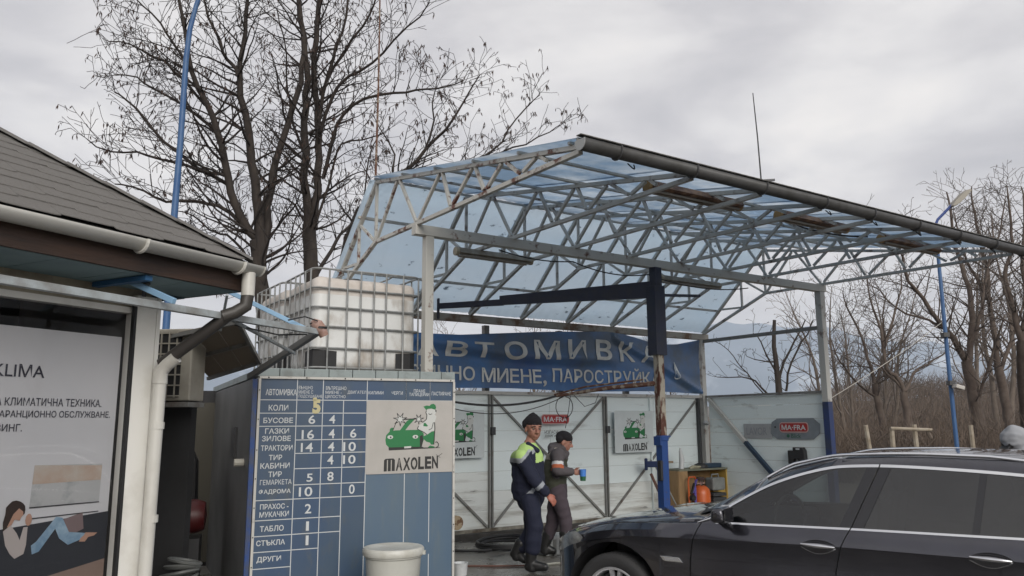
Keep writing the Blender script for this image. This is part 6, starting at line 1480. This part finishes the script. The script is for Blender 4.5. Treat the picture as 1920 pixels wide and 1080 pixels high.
RT = [('thick brown bare tree directly right of the blue lamp post, forking to both sides', 27, [([(1842, 880), (1837, 815), (1823, 726), (1812, 677)], .24, .17, 27, 27, 0), ([(1812, 677), (1795, 649), (1777, 621), (1760, 600), (1731, 561), (1703, 526), (1690, 480), (1672, 430)], .12, .025, 27, 26, 2.0), ([(1815, 690), (1822, 620), (1820, 560), (1805, 500), (1790, 450), (1782, 395), (1775, 360)], .12, .025, 27, 27.5, 2.0), ([(1777, 621), (1740, 600), (1700, 588), (1675, 572), (1650, 545), (1630, 535)], .05, .015, 26.8, 26, 1.6), ([(1822, 640), (1840, 580), (1848, 520), (1862, 450), (1858, 400)], .07, .02, 27, 28, 1.7), ([(1830, 760), (1850, 700), (1868, 640), (1880, 600)], .06, .02, 27, 26, 1.2)]),
      ('tall brown bare tree near the right edge, above the hooded person', 29, [([(1900, 880), (1895, 815), (1885, 750), (1872, 690)], .2, .15, 29, 29, 0), ([(1872, 690), (1867, 640), (1855, 570), (1850, 500), (1835, 440), (1825, 385), (1822, 350)], .12, .022, 29, 28.5, 2.0), ([(1874, 700), (1895, 640), (1910, 600), (1925, 540), (1932, 470)], .08, .02, 29, 29.5, 1.8), ([(1852, 560), (1830, 520), (1810, 480), (1795, 430), (1790, 400)], .06, .018, 28.8, 28.5, 1.6), ([(1850, 500), (1870, 450), (1880, 410), (1885, 370)], .05, .018, 28.6, 29, 1.6)]),
      ('thick bare tree cut by the right edge of the view', 25, [([(1935, 880), (1925, 780), (1918, 700), (1915, 640)], .2, .15, 25, 25, 0), ([(1915, 640), (1898, 570), (1885, 520), (1898, 460), (1893, 400), (1888, 350)], .1, .02, 25, 24.6, 1.9), ([(1915, 640), (1925, 560), (1918, 480), (1922, 410), (1915, 350)], .1, .02, 25, 25.5, 1.9)]),
      ('crooked dark bare tree left of the blue lamp post, behind the fence rail', 26, [([(1710, 880), (1706, 850), (1702, 790), (1695, 735)], .17, .12, 26, 26, 0), ([(1695, 735), (1680, 705), (1662, 690), (1655, 640), (1645, 600), (1632, 560), (1625, 520)], .08, .018, 26, 25.7, 1.7), ([(1697, 735), (1712, 700), (1740, 682), (1765, 665), (1790, 640)], .055, .015, 26, 26.4, 1.4), ([(1656, 660), (1668, 620), (1680, 580), (1690, 540), (1688, 500)], .055, .015, 26, 26, 1.5), ([(1690, 725), (1665, 700), (1640, 680), (1610, 668)], .04, .013, 26, 25.5, 1.2)]),
      ('leaning dark bare tree between the canopy right post and the fence rail', 28, [([(1668, 880), (1658, 820), (1650, 770), (1640, 720)], .15, .11, 28, 28, 0), ([(1640, 720), (1632, 690), (1622, 650), (1605, 610), (1588, 575), (1580, 545)], .07, .016, 28, 28, 1.7), ([(1642, 722), (1652, 690), (1660, 640), (1655, 590), (1662, 550)], .06, .016, 28, 28.5, 1.6), ([(1645, 745), (1610, 720), (1585, 690), (1565, 660), (1556, 630)], .05, .014, 28, 27.5, 1.5)])]
for i, (lb, Y, limbs) in enumerate(RT):
    limb_tree(lb, limbs[0][0][0], Y, limbs, 50+i, pod=0, dens=.95, group='bare trees on the bank', mt=m_bark3, mw=m_twig3, rmn=.007)
j_ = -1
for i, (px, Y, k, s) in enumerate(TP):
    if i not in KEEP: continue
    p = at(px, 790, Y); o = protos[k] if not protos[k].get('label') else copy_thing(protos[k])
    o['label'] = LB[i]; o['category'] = 'tree'; o['group'] = 'bare trees on the bank'
    o.location = (p.x, p.y, ground_h(p.x, p.y)-.05); o.rotation_euler = (0, 0, i*1.7); o.scale = (s, s, s*rnd.uniform(.95, 1.08))
# small tree behind the wall right of the banner
def mini(lbl, Y, limbs, seed, base, tl=.8): return limb_tree(lbl, base, Y, limbs, seed, pod=.0, dens=.7)
mini('small dark bare tree seen above the side wall against the blue hills', 24, [([(1462, 800), (1461, 735), (1457, 700), (1450, 650), (1452, 600)], .12, .05, 24, 24, .0), ([(1459, 720), (1470, 680), (1490, 640), (1510, 600)], .05, .02, 24, 24, .8), ([(1458, 700), (1440, 670), (1425, 640), (1412, 625)], .03, .015, 24, 24, .8), ([(1475, 735), (1478, 700), (1492, 660), (1515, 625), (1525, 600)], .04, .018, 24, 23.5, .8), ([(1440, 740), (1415, 715), (1390, 708), (1345, 707)], .035, .012, 24, 24, .7), ([(1450, 680), (1430, 678), (1400, 668)], .025, .010, 24, 24, .5), ([(1432, 738), (1400, 700), (1385, 680), (1365, 655), (1340, 640)], .022, .010, 24, 24, .5)], 31, (1462, 800))
for i, (px, Y, k, s) in enumerate(((870, 30, 2, .72), (1010, 34, 0, .72), (1080, 40, 1, .62), (1270, 30, 2, .62))):
    p = at(px, 790, Y); o = copy_thing(protos[k], (p.x, p.y, -.3), i*2.1+1, ['bare treetop seen above the banner, nearest the white left post', 'bare treetop seen above the middle of the banner', 'bare treetop above the banner, left of its sagging corner', 'bare treetop between the crane head and the rear corner post'][i])
    o.scale = (s, s, s); o['group'] = 'bare treetops behind the banner'
# trees standing beyond the yard on the near side, mirrored in glass and paint
for i, (x, y, k, s) in enumerate(((17, 3, 3, .8), (20, 7, 1, .8), (16, -2, 0, .85), (24, 1, 2, 1.0))):
    o = copy_thing(protos[k], (x, y, 0), i*1.1, 'bare tree beyond the yard, reflected in the office window, number %s from the road' % ('one', 'two', 'three', 'four')[i]); o.scale = (s, s, s)
    o['label'] = ['bare tree beyond the yard, right beside the frame', 'bare tree beyond the yard, in the second row', 'bare tree beyond the yard, nearest the camera', 'bare tree beyond the yard, in the back row'][i]; o['group'] = 'bare trees beyond the yard'
# thicket of brush on the bank
def thicket(name, n_, seed, fn, m, hh, rr=.012, lab=None):
    rng = random.Random(seed); chs = []
    for i in range(n_):
        x, y = fn(rng); z = ground_h(x, y); h = hh*rng.uniform(.5, 1.15); p = Vector((x, y, z-.1)); d = Vector((rng.uniform(-.5, .5), rng.uniform(-.5, .5), 1)).normalized(); ch = [(p, rr)]
        for k in range(4): d = (d+Vector((rng.uniform(-.4, .4), rng.uniform(-.4, .4), rng.uniform(-.2, .2)))).normalized(); p = p+d*h/4; ch.append((p, rr*(1-.2*k)))
        chs.append(ch)
        for q in range(3):
            a = ch[rng.randint(1, 3)][0]; dd = Vector((rng.uniform(-1, 1), rng.uniform(-1, 1), rng.uniform(.1, 1))).normalized(); chs.append([(a, rr*.6), (a+dd*h*.25, rr*.5), (a+dd*h*.4+Vector((0, 0, .1*h)), rr*.35)])
    o = seg_mesh(name, chs, m, None); o['kind'] = 'stuff'; return o
m_brush = mat('brown_brush', (.15, .115, .09), .95, col2=(.08, .062, .05), scale=.6, thr=(.4, .6), col3=(.15, .11, .08), scale3=.25, thr3=(.5, .7))
def rgn(rng): Y = rng.uniform(23, 62); u = rng.uniform(.36, .72); return (u*Y, Y)
thicket('brushwood', 6500, 4, rgn, m_brush, 1.9, .016)
def rgn2(rng): Y = rng.uniform(26, 60); u = rng.uniform(-.2, .36); return (u*Y, Y)
def rgn3(rng): Y = 60*(2.6**rng.random()); u = rng.uniform(.37, .75); return (u*Y, Y)
thicket('brushwood', 4500, 9, rgn3, m_brush, 3.4, .032)
thicket('brushwood', 1500, 6, rgn2, m_brush, 1.6, .015)
m_trunk = m_bark2
# far band of woods and hamlet, hills, mountain
def ridge(name, pts, depth, m, seed, base=-6, amp=1, sc=.01, lab=None):
    b = MB(); n_ = 240; vs = []; xs0, xs1 = pts[0][0], pts[-1][0]
    def hh(x):
        for (a, c), (d, e_) in zip(pts, pts[1:]):
            if x <= d: t = (x-a)/(d-a); t = t*t*(3-2*t); return c+(e_-c)*t
        return pts[-1][1]
    rows = [(0, 0), (.35, .45), (.7, .8), (1, 1), (1.5, .75)]
    for r, (dy, f) in enumerate(rows):
        for i in range(n_+1):
            x = xs0+(xs1-xs0)*i/n_; h = hh(x)*f; h += amp*f*(noise.noise(Vector((x*sc, dy*3, seed)))+.5*noise.noise(Vector((x*sc*3.1, dy*5, seed))) + .25*noise.noise(Vector((x*sc*9, dy*7, seed))))
            vs.append((x, depth[0]+(depth[1]-depth[0])*dy, base+max(0, h)))
    b.add(vs, [(r*(n_+1)+i, r*(n_+1)+i+1, (r+1)*(n_+1)+i+1, (r+1)*(n_+1)+i) for r in range(len(rows)-1) for i in range(n_)])
    return b.build(name, m, kind='structure', smooth=True)
m_mt = mat('haze_blue_slope', (.10, .15, .2), .95, col2=(.15, .2, .26), scale=.004, thr=(.45, .62), col3=(.5, .55, .6), scale3=.0025, thr3=(.56, .64))  # blue base colour carries part of the distance haze; pale patches are snow
ridge('mountain', [(-4200, 260), (-2000, 330), (-600, 290), (300, 300), (900, 390), (1150, 368), (1500, 300), (2000, 215), (2800, 250), (4400, 180)], (2600, 3000), m_mt, 3, amp=26, sc=.0035)
ridge('hills', [(-900, 20), (-200, 26), (200, 22), (400, 14), (640, 24), (1100, 18)], (520, 640), mat('far_woods', (.075, .07, .06), .95, col2=(.13, .115, .095), scale=.03), 8, amp=7, sc=.03)
rng = random.Random(12)
for i in range(10):
    x = 150+26*i+rng.uniform(-8, 8); y = 470+rng.uniform(-30, 20); hs = thing('farmhouse', ['white farmhouse far off below the hills, first from the corner post', 'white farmhouse far off, second from the corner post', 'small far white house left of the crooked trees', 'small far white house behind the forked tree', 'far white house left of the blue lamp pole', 'far white house hidden by the lamp pole trees', 'far white house right of the lamp pole', 'far white house under the tall right trees', 'far white house near the right edge', 'far white house last on the right'][i], 'house', (x, y, 6+rng.uniform(0, 5)), rng.uniform(-.5, .5), 'far houses below the hills')
    b = MB(); b.box((0, 0, 1.5), (rng.uniform(7, 11), 7, 3.4)); b.build('wall', mat('far_house_white', (.5, .49, .46), .8), hs)
    b = MB(); b.add([(-5.5, -4, 3), (5.5, -4, 3), (5.5, 4, 3), (-5.5, 4, 3), (-5.5, 0, 5.2), (5.5, 0, 5.2)], [(0, 1, 5, 4), (2, 3, 4, 5), (0, 4, 3), (1, 2, 5)]); b.build('roof', mat('far_roof', (.16, .09, .07), .8), hs)
# ================================================================== LAMP POLES, FENCE
def lamp(nm, label, base, pts, r, head=None, arm=None):
    o = thing(nm, label, 'street lamp', base); b = MB(); B0 = Vector(base)
    b.tube([Vector(p)-B0 for p in pts], r, 10); b.build('pole', m_lblue, o, smooth=True)
    return o
m_lblue = mat('bright_blue_paint', (.028, .092, .235), .5, col2=(.05, .12, .25), scale=3)
p0 = at(325, 425, 13); 
lampL = lamp('lamp_post', 'bright blue lamp post rising behind the office roof with bent top', (p0.x-.02, 13, 0), [(p0.x-.02, 13, 0), tuple(at(325, 425, 13)), tuple(at(338, 270, 13)), tuple(at(349, 110, 13)), tuple(at(356, 55, 13)), tuple(at(368, 10, 13)), tuple(at(388, -45, 13)), tuple(at(420, -90, 13))], [.062, .058, .052, .048, .044, .041, .038, .036])
b = MB(); c0 = at(326, 420, 13)-lampL.location; b.lathe([(.078, -.12), (.078, .06)], c0, 12); b.build('sleeve', m_lblue, lampL)
b = MB(); c1 = at(428, -98, 13)-lampL.location; b.box(c1+Vector((.2, 0, .02)), (.6, .22, .12)); b.build('lamp_head', mat('lamp_grey', (.25, .25, .24), .5), lampL, bevel=.03)
b0 = at(1795, 845, 18)
lampR = lamp('lamp_post', 'slender blue lamp post among the bare trees with a grey lantern above the canopy', (b0.x, 18, -.3), [(b0.x+.03, 18, -.3), tuple(b0), tuple(at(1776, 660, 18)), tuple(at(1760, 490, 18)), tuple(at(1753, 425, 18))], [.05, .048, .045, .04, .036])
b = MB(); L0 = lampR.location; b.tube([at(1753, 425, 18)-L0, at(1758, 412, 18)-L0, at(1787, 382, 18)-L0], .032, 8); b.build('arm', mat('lamp_arm_blue', (.02, .05, .2), .5), lampR)
b = MB(); a_ = at(1785, 386, 18)-L0; c_ = at(1821, 354, 18)-L0; dd_ = (c_-a_).normalized(); up_ = Vector((0, -1, 0)).cross(dd_)*1.0
pr_ = [(-.05, .02), (.1, .075), (.32, .09), (.5, .075), (.57, .03), (.55, -.02), (.3, -.07), (.1, -.065), (-.02, -.03)]
ux = dd_; uz = Vector((-dd_.z, 0, dd_.x))
vs = []
for yy, sc2 in((-.12, .7), (0, 1), (.12, .7)): vs += [a_+ux*x_+uz*z_*sc2+Vector((0, yy, 0)) for x_, z_ in pr_]
n_ = len(pr_); b.add(vs, [tuple(range(n_-1, -1, -1)), tuple(range(2*n_, 3*n_))]+[(k*n_+i, k*n_+(i+1) % n_, (k+1)*n_+(i+1) % n_, (k+1)*n_+i) for k in range(2) for i in range(n_)])
b.build('lamp_head', mat('lantern_beige', (.27, .25, .21), .5), lampR, smooth=True)
for (px, py), nm in(((1772, 628), 'ballast_box'), ((1783, 718), 'clamp')):
    b = MB(); b.box(at(px, py, 17.93)-L0, (.13, .16, .1)); b.build(nm, m_dark, lampR)
b = MB(); b.box(at(1797, 726, 17.8)-L0, (.2, .2, .09), Matrix.Rotation(.3, 3, 'Y')); b.build('spotlight', mat('lantern_white', (.45, .43, .4), .5), lampR, bevel=.02)
pa = at(1549, 752, 12.9); pb = at(1765, 605, 18)
cable(sag(pa, pb, .05, 16), .007, 'pale thin cable rising from the canopy right post to the blue lamp post', mat('pale_cable', (.4, .38, .34), .7))
fence = thing('pole_fence', 'rough fence of leaning pale wooden posts behind the car', 'fence', at(1700, 790, 17)); fo = fence.location.copy(); fo.z = 0; fence.location = fo
m_fp = mat('pale_fence_wood', (.34, .3, .24), .85, col2=(.22, .18, .13), scale=6)
for tp, bt, r in(((1623, 797), (1636, 870), .045), ((1672, 803), (1677, 870), .05), ((1714, 796), (1722, 870), .05), ((1820, 797), (1828, 870), .045)):
    q = at(*bt, 17); p = at(*tp, 17); dn_ = (q-p).normalized(); g_ = p+dn_*(p.z/abs(dn_.z)+.2)
    b = MB(); b.tube([g_-fo, p-fo], r, 7); b.build('post', m_fp, fence)
b = MB(); b.tube([at(1670, 803, 16.95)-fo, at(1747, 806, 16.95)-fo], .035, 7); b.build('rail', m_fp, fence)
b = MB(); b.tube([at(1738, 806, 17)-fo, at(1746, 822, 17)-fo], .04, 6); b.build('brace', m_bark2, fence)
b = MB(); b.tube([at(1555, 790, 13.6)-fo, at(1560, 870, 13.6)-fo], .04, 7); b.build('post', m_fp, fence)
# ================================================================== HAZE
hb = MB(); hb.box((0, 1600, 200), (12000, 5600, 440))
hm = bpy.data.materials.new('haze'); hm.use_nodes = True; t_ = hm.node_tree; t_.nodes.clear(); ho = t_.nodes.new('ShaderNodeOutputMaterial'); pv = t_.nodes.new('ShaderNodeVolumePrincipled')
pv.inputs['Color'].default_value = (.8, .88, 1, 1); pv.inputs['Density'].default_value = .0003; pv.inputs['Anisotropy'].default_value = .2
t_.links.new(pv.outputs[0], ho.inputs['Volume'])
HZ = hb.build('haze', hm, kind='stuff')
